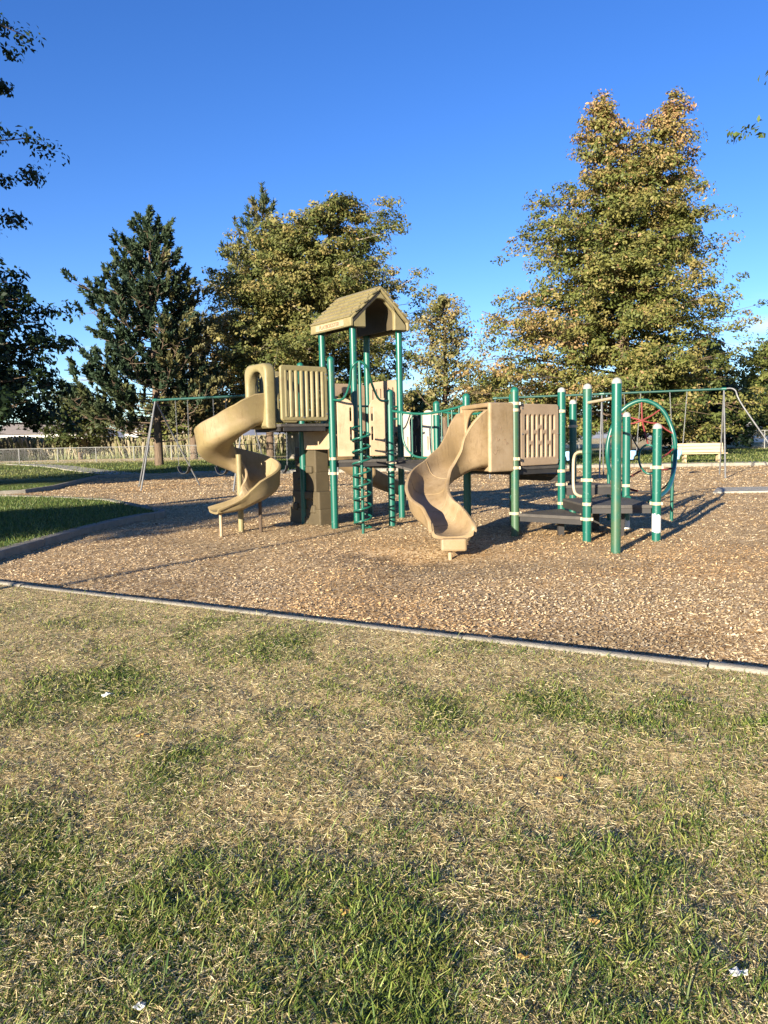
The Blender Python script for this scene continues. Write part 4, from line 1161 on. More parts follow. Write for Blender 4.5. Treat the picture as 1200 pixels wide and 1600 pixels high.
def branch_tree(name, base, height, prof, cols, label, seed, n_br=70, clumps=9, leaves=26, leaf=.16, clump_r=.75, droop=.15, rise=.25, trunk_r=.35,
                leader=None, bark='bark', lean=(0, 0), crown0=.12, group=None, top_tan=None, gap=.0, squash=1.0, cat='tree', col_fn=None):
    """prof(f, az) -> branch reach in metres at height fraction f and azimuth az"""
    rng = np.random.default_rng(seed); rr = random.Random(seed)
    base = Vector((base[0], base[1], float(lawn_z(np.array([base[0]]), np.array([base[1]]))[0]) if len(base) < 3 else base[2]))
    root = tag(empty(name, base), label, cat, group)
    leaders = leader or [((0, 0), 1.0)]
    wood = MB(); limb = MB()
    top0 = base + Vector((lean[0], lean[1], height * .97))
    def axis(f, off=(0, 0), top=1.0):
        k = max(0, (f - .35) / .65) ** 1.2
        return base + Vector((lean[0] * f + off[0] * k, lean[1] * f + off[1] * k, height * f * top))
    for off, top in leaders:
        path = [axis(f, off, top) + Vector((rr.uniform(-.1, .1), rr.uniform(-.1, .1), 0)) * (f > 0) for f in np.linspace(0, .96, 9)]
        path[0].z -= .3
        rads = [trunk_r * (1.25 if i == 0 else 1) * (1 - .93 * (i / 8)) ** .8 for i in range(9)]
        wood.tube(path, rads, 8)
    CC, DD, FF = [], [], []
    golden = 2.399963
    for i in range(n_br):
        f = crown0 + (1 - crown0) * ((i + rr.random()) / n_br) ** .92
        off, top = leaders[i % len(leaders)]
        f = min(f, .99)
        az = i * golden + rr.uniform(-.5, .5)
        reach = prof(f * top, az) * rr.uniform(.66, 1.04)
        if reach < .25: reach = .25
        p0 = axis(f * .97, off, top); d = Vector((math.cos(az), math.sin(az), 0))
        up = rise + rr.uniform(-.12, .15)
        pts = [p0]
        for s in (.33, .66, 1.0):
            pts.append(p0 + d * (reach * s) + zz * (reach * (up * s - droop * s * s)) + Vector((rr.uniform(-1, 1), rr.uniform(-1, 1), rr.uniform(-.6, .6))) * reach * .05)
        limb.tube(pts, [max(.02, trunk_r * .26 * (1 - f * .6)), max(.03, trunk_r * .17 * (1 - f * .6)), .035, .02], 5)
        nc = max(2, int(clumps * (reach / 4) ** .8))
        for k in range(nc):
            s = (.28 + .74 * (k + rr.random()) / nc) if reach > 1.2 else rr.uniform(.1, 1)
            if rr.random() < gap: continue
            j = min(2, int(s * 3 - 1e-6)); q = pts[j].lerp(pts[j + 1], min(1, s * 3 - j))
            sp = reach * .17 * s + .22
            gz_ = lambda sd: max(-1.3 * sd, min(1.3 * sd, rr.gauss(0, sd)))
            q = q + Vector((gz_(sp), gz_(sp), gz_(sp * .46)))
            if k % 3 == 0: limb.tube([pts[j].lerp(pts[j + 1], .3), q], [.022, .008], 4, caps=False)
            CC.append(tuple(q)); DD.append(tuple(d * .55 + zz * .75)); FF.append(f)
        for off_t in range(1):
            pass
    for off, top in leaders:
        for k in range(6):
            q = axis(rr.uniform(.93, 1.0), off, top); CC.append(tuple(q)); DD.append((0, 0, 1)); FF.append(1.)
    CC, DD, FF = np.array(CC), np.array(DD), np.array(FF)
    n = len(CC)
    R = clump_r * rng.uniform(.6, 1.25, n)
    per = np.repeat(np.arange(n), leaves); m = len(per)
    g = unit(rng.normal(size=(m, 3))) * (rng.random((m, 1)) ** .45)
    g[:, 2] *= .62 * squash
    pos = CC[per] + g * R[per][:, None]
    nrm = unit(g * .6 + DD[per] * .7 + rng.normal(size=(m, 3)) * .45)
    V, F = leaf_quads(pos, nrm, leaf * rng.uniform(.6, 1.3, m), .55, rng)
    pal = np.array(cols); ci = rng.random(n)
    if col_fn is not None: ci = np.clip(col_fn(CC, FF, ci), 0, .999)
    x = ci * (len(pal) - 1); i0 = np.clip(x.astype(int), 0, len(pal) - 2); fr = (x - i0)[:, None]
    cc = (pal[i0] * (1 - fr) + pal[i0 + 1] * fr)[per] * rng.uniform(.82, 1.18, (m, 1))
    mix = rng.random((m, 1)) < .05
    cc = np.where(mix, pal[rng.integers(0, len(pal), m)], cc)
    wood.build('trunk', M[bark], root, smooth=60)
    limb.build('branches', M[bark], root, smooth=60)
    co = np_obj('crown', V, F, np.repeat(cc, 4, 0), M['leaf'], root)
    return root

def pine_tree(name, base, height, prof, cols, label, seed, n_br=90, trunk_r=.32, crown0=.1, group=None, tufts=10, needles=26, nl=.36, bark='bark', lean=(0, 0), col_fn=None):
    rng = np.random.default_rng(seed); rr = random.Random(seed)
    base = Vector((base[0], base[1], float(lawn_z(np.array([base[0]]), np.array([base[1]]))[0])))
    root = tag(empty(name, base), label, 'tree', group)
    wood, limb = MB(), MB()
    ax = lambda f: base + Vector((lean[0] * f, lean[1] * f, height * f))
    p = [ax(f) for f in np.linspace(0, .98, 8)]; p[0].z -= .3
    wood.tube(p, [trunk_r * (1 - .92 * i / 7) ** .85 for i in range(8)], 8)
    CC, DD, FF = [], [], []
    for i in range(n_br):
        f = crown0 + (1 - crown0) * ((i + rr.random()) / n_br) ** .95; f = min(f, .985)
        az = i * 2.399963 + rr.uniform(-.6, .6)
        reach = max(.4, prof(f, az) * rr.choice((.42, .65, .85, 1.0, 1.1)))
        p0 = ax(f * .97); d = Vector((math.cos(az), math.sin(az), 0))
        pts = [p0, p0 + d * reach * .4 + zz * reach * .02, p0 + d * reach * .75 + zz * reach * .12, p0 + d * reach + zz * (reach * .30 + .25)]
        limb.tube(pts, [max(.03, trunk_r * .2 * (1 - f * .7)), .04, .03, .015], 5)
        nt = max(3, int(tufts * (reach / 3.5)))
        for k in range(nt):
            s = .42 + .58 * (k + rr.random()) / nt
            j = min(2, int(s * 3 - 1e-6)); q = pts[j].lerp(pts[j + 1], min(1, s * 3 - j))
            sp = .10 * reach * s + .10
            q2 = q + Vector((rr.gauss(0, sp), rr.gauss(0, sp), abs(rr.gauss(0, sp * .8))))
            dd = (d * .5 + zz * rr.uniform(.5, 1.2) + Vector((rr.gauss(0, .4), rr.gauss(0, .4), 0))).normalized()
            limb.tube([q, q2], [.02, .012], 4, caps=False)
            CC.append(tuple(q2)); DD.append(tuple(dd)); FF.append(f)
    for k in range(5):
        CC.append(tuple(ax(.97 + .01 * k))); DD.append((rr.gauss(0, .2), rr.gauss(0, .2), 1)); FF.append(1)
    CC, DD, FF = np.array(CC), unit(np.array(DD)), np.array(FF); n = len(CC)
    per = np.repeat(np.arange(n), needles); m = len(per)
    Ls = rng.uniform(.5, .95, n)                       # shoot length
    t = rng.random(m)
    org = CC[per] + DD[per] * (Ls[per] * t)[:, None]
    side = unit(rng.normal(size=(m, 3))); dirn = unit(DD[per] * .9 + side * .75)
    L = nl * rng.uniform(.7, 1.2, m); wv = unit(np.cross(dirn, rng.normal(size=(m, 3)))) * (.045 * rng.uniform(.8, 1.5, m))[:, None]
    V = np.stack([org - wv, org + wv, org + dirn * L[:, None] + wv * .6, org + dirn * L[:, None] - wv * .6], 1).reshape(-1, 3)
    F = np.arange(4 * m).reshape(-1, 4)
    pal = np.array(cols); ci = rng.random(n)
    if col_fn is not None: ci = np.clip(col_fn(CC, FF, ci), 0, .999)
    x = ci * (len(pal) - 1); i0 = np.clip(x.astype(int), 0, len(pal) - 2); fr = (x - i0)[:, None]
    cc = (pal[i0] * (1 - fr) + pal[i0 + 1] * fr)[per] * rng.uniform(.75, 1.25, (m, 1))
    wood.build('trunk', M[bark], root, smooth=60); limb.build('branches', M[bark], root, smooth=60)
    np_obj('crown', V, F, np.repeat(cc, 4, 0), M['needle'], root)
    return root

def prof_fn(left, right, depth=1.0):
    """left/right: (height fraction, reach) lists seen from the camera"""
    lf, lr = zip(*left); rf, rr_ = zip(*right)
    def fn(f, az):
        a = np.interp(f, lf, lr); b = np.interp(f, rf, rr_); c = math.cos(az)
        side = b if c > 0 else a; other = (a + b) / 2 * depth
        return side * c * c + other * (1 - c * c)
    return fn

OLIVE = [(.07, .09, .022), (.125, .14, .035), (.19, .178, .05), (.29, .205, .08), (.40, .225, .12)]
# big half-turned tree on the right
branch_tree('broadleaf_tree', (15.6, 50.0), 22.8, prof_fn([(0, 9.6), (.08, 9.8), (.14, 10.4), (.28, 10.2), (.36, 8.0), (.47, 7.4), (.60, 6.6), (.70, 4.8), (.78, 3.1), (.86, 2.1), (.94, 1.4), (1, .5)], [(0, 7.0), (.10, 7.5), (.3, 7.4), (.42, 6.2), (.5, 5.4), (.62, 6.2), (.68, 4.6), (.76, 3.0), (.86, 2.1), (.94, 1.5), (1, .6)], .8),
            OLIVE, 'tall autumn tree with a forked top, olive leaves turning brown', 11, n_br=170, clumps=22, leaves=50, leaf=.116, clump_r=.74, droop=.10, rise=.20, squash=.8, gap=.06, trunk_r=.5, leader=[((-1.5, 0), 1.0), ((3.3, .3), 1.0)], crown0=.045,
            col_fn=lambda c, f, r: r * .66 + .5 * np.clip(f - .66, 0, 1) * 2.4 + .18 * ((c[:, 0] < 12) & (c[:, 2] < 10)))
# rounded tree behind the tower
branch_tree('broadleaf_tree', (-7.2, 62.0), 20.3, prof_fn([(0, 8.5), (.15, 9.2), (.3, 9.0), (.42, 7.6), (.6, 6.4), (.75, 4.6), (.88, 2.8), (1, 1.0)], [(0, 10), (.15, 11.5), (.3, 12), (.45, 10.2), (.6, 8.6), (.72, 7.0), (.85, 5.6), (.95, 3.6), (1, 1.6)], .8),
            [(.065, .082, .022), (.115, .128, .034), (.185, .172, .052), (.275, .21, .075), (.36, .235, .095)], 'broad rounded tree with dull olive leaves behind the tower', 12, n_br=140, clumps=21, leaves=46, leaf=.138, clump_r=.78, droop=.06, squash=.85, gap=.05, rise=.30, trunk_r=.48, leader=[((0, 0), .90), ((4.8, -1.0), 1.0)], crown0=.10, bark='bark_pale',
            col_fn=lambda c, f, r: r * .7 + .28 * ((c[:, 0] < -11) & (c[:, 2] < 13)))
# pines
PINE = [(.022, .042, .024), (.038, .06, .028), (.085, .09, .034), (.15, .125, .05)]
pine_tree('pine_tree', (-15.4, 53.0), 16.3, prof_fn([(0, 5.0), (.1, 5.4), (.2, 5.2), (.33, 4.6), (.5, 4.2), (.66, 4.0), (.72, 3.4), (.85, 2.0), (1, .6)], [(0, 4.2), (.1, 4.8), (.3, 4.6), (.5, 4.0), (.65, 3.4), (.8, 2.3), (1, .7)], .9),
          PINE, 'dark pine standing alone left of the play area', 21, n_br=120, tufts=15, needles=56, nl=.28, col_fn=lambda c, f, r: r * .45 + .5 * (c[:, 0] > -13.8) * (r > .3) + .2 * (c[:, 2] < 5))  # right side gets paler olive needles: sunlight put into the colour
pine_tree('pine_tree', (-16.9, 69.0), 12.5, prof_fn([(0, 4), (.3, 4.5), (1, .6)], [(0, 4), (.3, 4.5), (1, .6)]), PINE[1:], 'smaller pine with bare lower trunk behind the lone pine', 22, n_br=60, crown0=.22, tufts=9, needles=22, nl=.42, trunk_r=.36)
pine_tree('pine_tree', (-11.2, 77.0), 25.2, prof_fn([(0, 6), (.3, 6), (.6, 4.6), (.8, 3.2), (1, .6)], [(0, 6), (.3, 6), (.6, 4.4), (.8, 2.6), (1, .6)]), PINE, 'tall pine rising behind the rounded tree', 23, n_br=95, crown0=.2, tufts=11, needles=24, nl=.46, trunk_r=.42)
# loose pale tree between the two big ones
branch_tree('broadleaf_tree', (4.7, 57.0), 11.6, prof_fn([(0, 2.6), (.4, 3.1), (.8, 1.9), (1, .7)], [(0, 2.2), (.4, 2.7), (.8, 1.8), (1, .7)]), [(.09, .10, .03), (.15, .15, .05), (.22, .19, .075), (.27, .22, .10)],
            'thin pale olive tree between the two large trees', 13, n_br=60, clumps=11, leaves=30, leaf=.13, clump_r=.6, droop=0, rise=.7, trunk_r=.26, crown0=.18, gap=.12)
# dark tree at the left edge and branches reaching in from the left and right
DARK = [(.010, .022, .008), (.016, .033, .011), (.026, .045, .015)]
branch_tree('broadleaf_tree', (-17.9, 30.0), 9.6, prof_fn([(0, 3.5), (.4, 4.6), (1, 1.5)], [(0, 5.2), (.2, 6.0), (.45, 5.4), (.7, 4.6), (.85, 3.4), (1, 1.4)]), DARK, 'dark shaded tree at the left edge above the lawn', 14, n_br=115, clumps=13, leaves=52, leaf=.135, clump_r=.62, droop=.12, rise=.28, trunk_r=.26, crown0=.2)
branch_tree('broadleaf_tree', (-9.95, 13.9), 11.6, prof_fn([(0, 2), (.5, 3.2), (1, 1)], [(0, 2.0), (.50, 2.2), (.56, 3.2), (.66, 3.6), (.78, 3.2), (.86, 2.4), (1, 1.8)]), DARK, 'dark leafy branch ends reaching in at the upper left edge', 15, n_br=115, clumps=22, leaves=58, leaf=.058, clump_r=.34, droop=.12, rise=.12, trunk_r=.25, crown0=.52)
branch_tree('broadleaf_tree', (12.45, 13.5), 10.5, prof_fn([(0, 2), (.60, 2.6), (.66, 4.6), (.70, 5.3), (.74, 4.9), (.80, 2.8), (1, 1.2)], [(0, 2), (.5, 3.5), (1, 1)]), [(.05, .085, .02), (.08, .12, .03), (.11, .14, .04)], 'leafy twig hanging in at the upper right edge', 16, n_br=70, clumps=18, leaves=24, leaf=.075, clump_r=.30, droop=.06, rise=.06, trunk_r=.24, crown0=.58)
# trees that stand outside the frame, up-sun, and shade the near lawn on the left
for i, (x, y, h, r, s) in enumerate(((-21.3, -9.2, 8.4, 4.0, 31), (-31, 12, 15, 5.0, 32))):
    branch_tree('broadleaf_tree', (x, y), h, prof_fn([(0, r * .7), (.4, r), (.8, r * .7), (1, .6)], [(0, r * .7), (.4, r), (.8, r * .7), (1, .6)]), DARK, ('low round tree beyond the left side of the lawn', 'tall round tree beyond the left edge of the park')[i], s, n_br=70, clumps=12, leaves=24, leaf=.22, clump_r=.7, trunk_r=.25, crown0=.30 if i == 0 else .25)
# background shrubs and trees along the far fence
BG = [((-44, 80), 9, 5, DARK, 'dark tree beyond the fence at the far left'), ((-33, 84), 8, 4.5, [(.03, .05, .015), (.06, .075, .02), (.09, .09, .03)], 'rounded shrub tree beyond the reeds'),
      ((-24, 88), 7, 4.5, OLIVE[:3], 'low olive shrub tree behind the lone pine'), ((-3, 84), 8, 5, [(.06, .085, .02), (.10, .13, .03), (.13, .14, .04)], 'bright green shrub behind the spiral slide'),
      ((13, 88), 8.5, 3.4, OLIVE[1:4], 'olive shrub tree under the thin pale tree'), ((20, 90), 7, 4, OLIVE[:3], 'shrub tree behind the tall autumn tree'), ((30, 72), 10, 4.5, [(.05, .065, .02), (.09, .10, .03), (.14, .13, .05)], 'bushy tree to the right of the tall autumn tree'),
      ((38, 74), 11.5, 4.6, [(.06, .085, .02), (.11, .13, .03), (.15, .16, .04)], 'yellow green tree at the right edge behind the swing'), ((23.5, 66), 7.0, 3.6, [(.03, .045, .015), (.05, .065, .02), (.09, .09, .03)], 'dark shrub behind the bench'),
      ((45, 88), 12, 6, OLIVE[:3], 'hazy green tree far behind the right edge'), ((9.5, 70), 6.0, 4.0, OLIVE[:4], 'scrubby olive bush behind the wave slide'), ((4, 92), 7.0, 4.5, OLIVE[:3], 'dull green bush far behind the bridge'), ((28, 64.5), 5.5, 3.6, DARK, 'low dark bush beside the far right fence'), ((35, 63.5), 6.0, 3.8, [(.03, .045, .015), (.05, .065, .02), (.08, .085, .03)], 'low green bush at the right end of the far fence')]
for i, (p, h, r, cl, lb) in enumerate(BG):
    branch_tree('shrub_tree', p, h, prof_fn([(0, r * .9), (.4, r), (.8, r * .65), (1, .6)], [(0, r * .9), (.4, r), (.8, r * .65), (1, .6)]), cl, lb, 40 + i, n_br=46, clumps=10, leaves=22, leaf=.22, clump_r=.85, trunk_r=.18, crown0=.06, rise=.35)

# reeds beyond the fence: one mass
def reeds():
    n = 20000; rng = np.random.default_rng(5)
    x = rng.uniform(-75, 6, n); y = rng.uniform(84, 96, n); z = lawn_z(x, y)
    h = rng.uniform(1.2, 2.3, n) * (.8 + .5 * fbm(x * .15, y * .15, 3)); lean = rng.normal(0, .16, (n, 2))
    w = rng.uniform(.035, .08, n)
    b = np.stack([x, y, z], 1); t = b + np.stack([lean[:, 0] * h, lean[:, 1] * h, h], 1); m = (b + t) / 2
    sx = np.stack([w, 0 * w, 0 * w], 1)
    V = np.stack([b - sx * .5, b + sx * .5, m + sx * 1.0, t + sx * 1.4, t - sx * 1.4, m - sx], 1)
    F = np.stack([np.arange(n) * 6 + k for k in (0, 1, 2, 5)], 1); F2 = np.stack([np.arange(n) * 6 + k for k in (5, 2, 3, 4)], 1)
    pal = np.array([(.13, .135, .05), (.20, .175, .085), (.27, .22, .13), (.33, .27, .18)]); k = rng.integers(0, 4, n)
    C = np.repeat(pal[k], 6, 0).reshape(n, 6, 3).copy(); C[:, :2] *= np.array([.6, .8, .45]); 
    o = np_obj('reeds', V.reshape(-1, 3), np.vstack([F, F2]), C.reshape(-1, 3), M['leaf'])
    tag(o, 'tall dry reeds standing along the far side of the fence', 'reeds', kind='stuff')
reeds()

# ------------------------------------------------------------------ buildings, pole and hills far behind
M['render'] = simple('pale_render', (.66, .64, .60), (.58, .56, .52), rough=.9, scale=2)
M['roofing'] = simple('roof_sheet', (.20, .17, .15), (.15, .13, .12), rough=.9, scale=3)
M['glass'] = simple('window_glass', (.03, .04, .05), rough=.1, spec=.8)
def house(x, y, w, d, h, label):
    z = float(lawn_z(np.array([x]), np.array([y]))[0])
    root = tag(empty('house', (x, y, z)), label, 'house')
    MB().box((x, y, z + h / 2 - .2), (w, d, h + .4)).build('wall', M['render'], root)
    ov = .4; V = [(x - w / 2 - ov, y - d / 2 - ov, z + h), (x + w / 2 + ov, y - d / 2 - ov, z + h), (x + w / 2 + ov, y + d / 2 + ov, z + h), (x - w / 2 - ov, y + d / 2 + ov, z + h), (x - w / 2 - ov, y, z + h + d * .25), (x + w / 2 + ov, y, z + h + d * .25)]
    MB().add(V, [(0, 1, 5, 4), (2, 3, 4, 5), (0, 4, 3), (1, 2, 5), (3, 2, 1, 0)]).build('roof', M['roofing'], root)
    for k in range(3):
        wx = x - w / 2 + w * (k + .5) / 3
        f = MB().box((wx, y - d / 2 - .02, z + h * .55), (1.5, .08, 1.3)).build('window', M['fence_steel'], root)
        MB().box((wx, y - d / 2 - .07, z + h * .55), (1.3, .04, 1.1)).build('pane', M['glass'], f)
    f = MB().box((x + w * .22, y - d / 2 - .03, z + 1.05), (1.0, .08, 2.1)).build('door', M['roofing'], root)
house(-52, 122, 14, 8, 3.4, 'white house glimpsed through the dark tree at far left'); house(-33, 118, 10, 8, 3.6, 'white house glimpsed behind the lone pine'); house(62, 118, 14, 8, 3.2, 'white house beyond the right end of the fence')

def utility_pole(x, y, h, label):
    z = float(lawn_z(np.array([x]), np.array([y]))[0])
    root = tag(empty('utility_pole', (x, y, z)), label, 'pole')
    MB().tube([(x, y, z - .5), (x, y, z + h)], [.19, .13], 8).build('pole', M['bark_pale'], root, smooth=40)
    MB().box((x, y, z + h - .5), (2.4, .12, .14)).build('crossarm', M['bark_pale'], root)
    for k in (-1, -.45, .45, 1): MB().tube([(x + k * 1.1, y, z + h - .43), (x + k * 1.1, y, z + h - .2)], .05, 6).build('insulator', M['fence_steel'], root)
utility_pole(11.2, 100, 11.2, 'wooden utility pole standing between the two large trees')

# thin lamp post up-sun on the left, its shadow lies across the chips
lr = tag(empty('lamp_post', (-9.55, -1.55, .1)), 'slim lamp post beyond the left edge of the lawn', 'lamp post')
MB().tube([(-9.55, -1.55, -.2), (-9.5, -1.5, 2.5), (-9.5, -1.5, 4.2)], [.07, .055, .05], 10).build('pole', M['steel'], lr, smooth=40)
MB().tube([(-9.5, -1.5, 4.15), (-9.5, -1.5, 4.3), (-9.5, -1.5, 4.42)], [.17, .2, .06], 12).build('lamp_head', M['steel'], lr, smooth=40)

def hills():
    xs = np.linspace(-4200, 4200, 170); n = len(xs)
    h = 60 + 190 * fbm(xs / 900 + 3, xs * 0 + 1.5, 4)
    V, F = [], []
    for k, (dy, s) in enumerate(((0, 0), (500, .55), (1100, 1), (2200, 0))):
        for i in range(n): V.append((xs[i], 3600 + dy + 150 * math.sin(xs[i] / 700), h[i] * s * (1 + .15 * math.sin(i * 1.7 + k)) - (8 if s == 0 else 0)))
    for k in range(3):
        for i in range(n - 1): F.append((k * n + i, k * n + i + 1, (k + 1) * n + i + 1, (k + 1) * n + i))
    m = simple('hazy_hill', (.26, .27, .30), (.20, .22, .26), rough=1, scale=.003, spec=0)  # distance haze is put into the grey-blue base colour
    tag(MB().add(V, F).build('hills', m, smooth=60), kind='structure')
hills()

# ------------------------------------------------------------------ turf blades
def blades(name, x, y, h, w, col, lean_amt, parent=None, seed=1, segs=2, tip=.35, flat=None):
    rng = np.random.default_rng(seed); n = len(x)
    z = lawn_z(x, y) - .004
    az = rng.uniform(0, 2 * np.pi, n); la = np.abs(rng.normal(0, lean_amt, n)) * .7 + .12 + .45 * lean_amt
    if flat is not None: la = np.where(flat, rng.uniform(1.1, 1.5, n), la)
    d = np.stack([np.cos(az), np.sin(az), 0 * az], 1); s = np.stack([-np.sin(az), np.cos(az), 0 * az], 1)
    face = rng.uniform(0, np.pi, n); s = s * np.cos(face)[:, None] * 1 + d * np.sin(face)[:, None] * .5; s = unit(s)
    b = np.stack([x, y, z], 1); up = np.array([0, 0, 1.])
    m = b + (d * np.sin(la * .8)[:, None] + up * np.cos(la * .8)[:, None]) * (h * .55)[:, None]
    t = m + (d * np.sin(la * 1.2)[:, None] + up * np.cos(la * 1.2)[:, None]) * (h * .5)[:, None]
    t[:, 2] = np.maximum(t[:, 2], z + .004); m[:, 2] = np.maximum(m[:, 2], z + .004)
    hw = (w / 2)[:, None]
    V = np.stack([b - s * hw, b + s * hw, m + s * hw * .85, m - s * hw * .85, t], 1).reshape(-1, 3)
    o5 = np.arange(n) * 5
    F = np.concatenate([np.stack([o5, o5 + 1, o5 + 2], 1), np.stack([o5, o5 + 2, o5 + 3], 1), np.stack([o5 + 3, o5 + 2, o5 + 4], 1)])
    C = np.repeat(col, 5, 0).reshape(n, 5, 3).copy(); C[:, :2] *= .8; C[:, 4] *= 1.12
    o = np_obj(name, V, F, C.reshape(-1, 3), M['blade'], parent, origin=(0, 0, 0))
    return o
def foreground_turf():
    rng = np.random.default_rng(9)
    def scatter(n, y0=1.45, y1=9.6):
        y = y0 * np.exp(rng.random(n) * math.log(y1 / y0)); x = (rng.random(n) * 1.32 - .66) * y
        ok = (y < FRONT(x) + .02 - .05 * sstep(-1.5, 1.0, x) - .05 * fbm(x * 3, y * 3, 2)); return x[ok], y[ok]
    # green blades
    x, y = scatter(380000)
    g = green_mask(x, y); cl = fbm(x * 8, y * 8, 3); st = fbm(x * 26, y * 26, 2)
    dens = np.clip(.12 + 1.10 * np.clip(g, 0, .85) * (.15 + 1.9 * np.clip(cl - .22, 0, 1)) + .9 * (st - .62) * (st > .62), .02, 1)
    k = rng.random(len(x)) < dens; x, y, g = x[k], y[k], g[k]; n = len(x)
    tuft = sstep(.48, .66, fbm(x * 3.1 + 7, y * 3.1, 3)) * sstep(.2, .6, g)
    h = rng.gamma(4, .0050, n) + .008 + .024 * tuft * rng.random(n) * sstep(5.5, 2.0, y)
    w = (rng.uniform(.0016, .0034, n) + .0012 * tuft) * (1 + .12 * y)
    gp = np.array([(.06, .10, .017), (.105, .155, .025), (.165, .215, .038), (.25, .26, .065), (.36, .315, .11)])
    col = gp[np.clip(rng.integers(0, 4, n) + (rng.random(n) < .25), 0, 4)] * rng.uniform(.8, 1.2, (n, 1))
    o = blades('grass', x, y, h, w, col, .95, seed=3)
    tag(o, 'patchy short green grass in the foreground', 'grass', kind='stuff')
    # dead stems lying flat: thatch
    x, y = scatter(350000)
    g = green_mask(x, y)
    k = rng.random(len(x)) < np.clip(1.05 - .35 * g, .2, 1) * np.clip(.35 + 1.4 * (fbm(x * 6 + 3, y * 6, 3) - .2), .15, 1); x, y, g = x[k], y[k], g[k]; n = len(x)
    L = rng.gamma(3, .0052, n) + .005; W_ = rng.uniform(.0009, .0020, n) * (1 + .16 * y)
    yaw = rng.uniform(0, 2 * np.pi, n); pit = np.abs(rng.normal(0, .22, n)) * np.where(rng.random(n) < .5, 1, -1)
    ax = np.stack([np.cos(yaw) * np.cos(pit), np.sin(yaw) * np.cos(pit), np.sin(pit)], 1)
    sd = np.stack([-np.sin(yaw), np.cos(yaw), rng.normal(0, .5, n)], 1); sd = unit(sd)
    c = np.stack([x, y, lawn_z(x, y) + rng.uniform(.002, .013, n)], 1)
    a, b = ax * (L / 2)[:, None], sd * (W_ / 2)[:, None]
    V = np.stack([c - a - b, c - a + b, c + a + b * .5, c + a - b * .5], 1).reshape(-1, 3)
    dp = np.array([(.34, .24, .11), (.53, .40, .195), (.66, .52, .265), (.76, .625, .34), (.86, .75, .46)])
    col = dp[rng.integers(0, 5, n)] * rng.uniform(.8, 1.15, (n, 1))
    o = np_obj('dry_thatch', V, np.arange(4 * n).reshape(-1, 4), np.repeat(col, 4, 0), M['blade'], origin=(0, 0, 0))
    tag(o, 'tan dead grass stems matted over the foreground turf', 'grass', kind='stuff')
    # coarse broad-leaved tufts
    cx, cy = [], []
    for (px, py, m) in ((-.30, 2.02, 80), (-.1, 1.75, 50), (.62, 2.45, 50), (.86, 2.35, 50), (-.62, 1.86, 45), (1.25, 3.6, 45), (1.02, 3.95, 40), (.35, 1.85, 40), (-.95, 2.25, 40), (.95, 2.9, 45), (1.3, 2.9, 40), (.5, 2.1, 36), (-1.2, 2.0, 50), (-.45, 1.62, 50), (.15, 1.62, 50), (.7, 1.7, 40)):
        cx.append(rng.normal(px, .055, m)); cy.append(rng.normal(py, .045, m))
    for q in range(90):
        py = 1.6 * math.exp(rng.random() * 1.2); px = (rng.random() * 1.1 - .55) * py
        if green_mask(np.array([px]), np.array([py]))[0] < .35: continue
        m = int(rng.integers(14, 34)); cx.append(rng.normal(px, .05, m)); cy.append(rng.normal(py, .045, m))
    x, y = np.concatenate(cx), np.concatenate(cy); ok = y < FRONT(x) - .05; x, y = x[ok], y[ok]; n = len(x)
    col = np.array([(.05, .10, .018), (.085, .135, .03), (.13, .17, .05)])[rng.integers(0, 3, n)] * rng.uniform(.8, 1.25, (n, 1))
    o = blades('coarse_grass', x, y, rng.uniform(.04, .095, n), rng.uniform(.0025, .0052, n), col, 1.1, seed=4)
    tag(o, 'coarse broad bladed grass tufts scattered in the foreground turf', 'grass', kind='stuff')
foreground_turf()
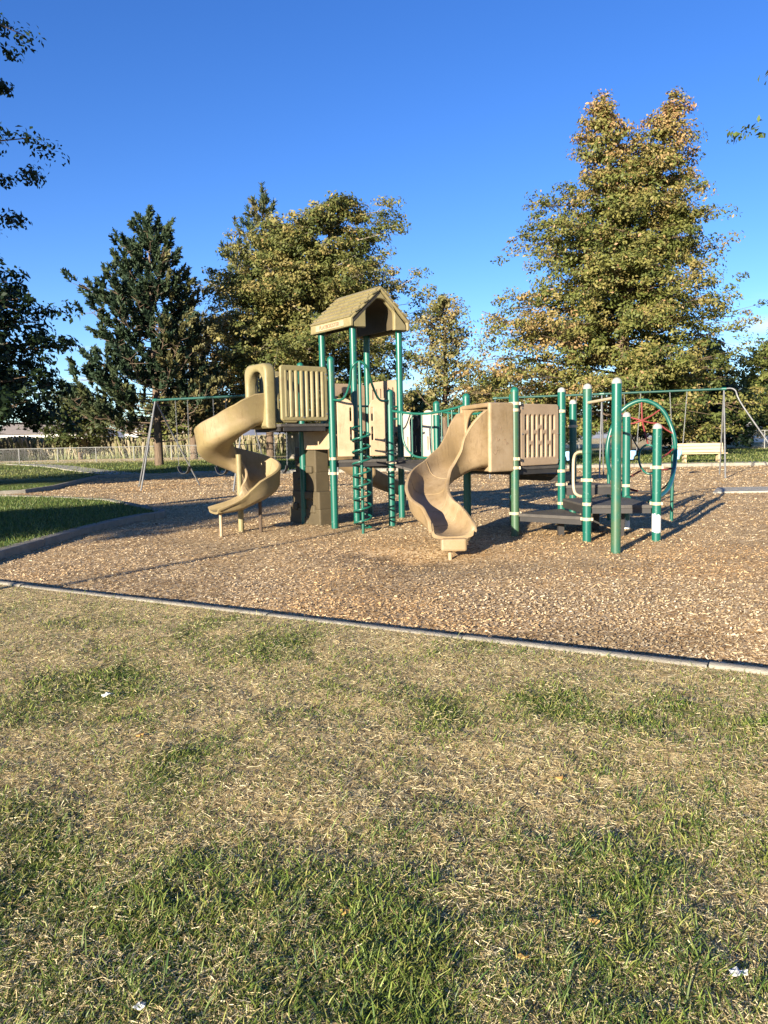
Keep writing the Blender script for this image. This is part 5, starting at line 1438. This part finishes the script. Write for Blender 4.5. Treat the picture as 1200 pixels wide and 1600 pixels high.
def far_turf():
    rng = np.random.default_rng(19)
    n = 70000
    y = 9.0 * np.exp(rng.random(n) * math.log(30 / 9.0)); x = -rng.uniform(.15, .62, n) * y
    ok = ~in_poly(MULCH, x, y) & (y > FRONT(x) + .5) & (x < -4.9); x, y = x[ok], y[ok]; n = len(x)
    h = rng.gamma(5, .009, n) + .015; w = rng.uniform(.004, .008, n) * (1 + .06 * y)
    col = np.array([(.045, .085, .016), (.075, .12, .025), (.11, .15, .035), (.15, .16, .05)])[rng.integers(0, 4, n)]
    tag(blades('mown_grass', x, y, h, w, col, .5, seed=6), 'mown green grass on the lawn spur beside the chips', 'grass', kind='stuff')
    n = 32000
    y = 38 * np.exp(rng.random(n) * math.log(70 / 38)); x = rng.uniform(-.62, .62, n) * y
    ok = ~in_poly(MULCH, x, y); x, y = x[ok], y[ok]; n = len(x)
    h = rng.gamma(5, .014, n) + .02; w = rng.uniform(.03, .07, n)
    g = green_mask(x, y)[:, None]
    col = np.array([(.055, .10, .018), (.085, .13, .025), (.12, .155, .035), (.16, .17, .05)])[rng.integers(0, 4, n)] * g + np.array([.30, .24, .12]) * (1 - g)
    tag(blades('far_grass', x, y, h, w, col, .5, seed=7), 'green lawn grass beyond the far kerb of the play area', 'grass', kind='stuff')
far_turf()

# ------------------------------------------------------------------ small litter in the turf
def scrap(name, x, y, s, mat, label, cat, seed, dark=None):
    rng = random.Random(seed); z = float(lawn_z(np.array([x]), np.array([y]))[0]) + .012
    n = 9; V = [(x, y, z + s * .35)]
    for k in range(n):
        a = 2 * math.pi * k / n; r = s * rng.uniform(.6, 1.1)
        V.append((x + r * math.cos(a), y + r * .7 * math.sin(a), z + rng.uniform(0, s * .5)))
    V += [(v[0], v[1], v[2] - .004) for v in V]
    F = [(0, 1 + k, 1 + (k + 1) % n) for k in range(n)] + [(n + 1, n + 2 + (k + 1) % n, n + 2 + k) for k in range(n)]
    F += [(1 + k, n + 2 + k, n + 2 + (k + 1) % n, 1 + (k + 1) % n) for k in range(n)]
    tag(MB().add(V, F).build(name, mat), label, cat)
scrap('paper_scrap', -1.57, 4.2, .035, M['paper'], 'white paper scrap lying in the turf on the left', 'litter', 1)
scrap('paper_scrap', .89, 1.87, .024, M['paper'], 'crumpled white paper scrap in the grass at bottom right', 'litter', 2)
scrap('paper_scrap', -.63, 1.79, .018, M['paper'], 'small white paper bit in the grass at the bottom edge', 'litter', 3)
for i, (x, y, s, lb) in enumerate(((-.14, 2.17, .02, 'yellow fallen leaf in the grass below the middle'), (.58, 2.1, .018, 'orange fallen leaf in the grass on the lower right'), (.35, 1.95, .018, 'tan fallen leaf near the bottom middle'), (-1.2, 3.6, .024, 'tan fallen leaf in the dry turf on the left'), (.7, 3.05, .022, 'dry fallen leaf in the turf right of the middle'))):
    scrap('fallen_leaf', x, y, s, M['dryleaf'], lb, 'leaf', 10 + i)
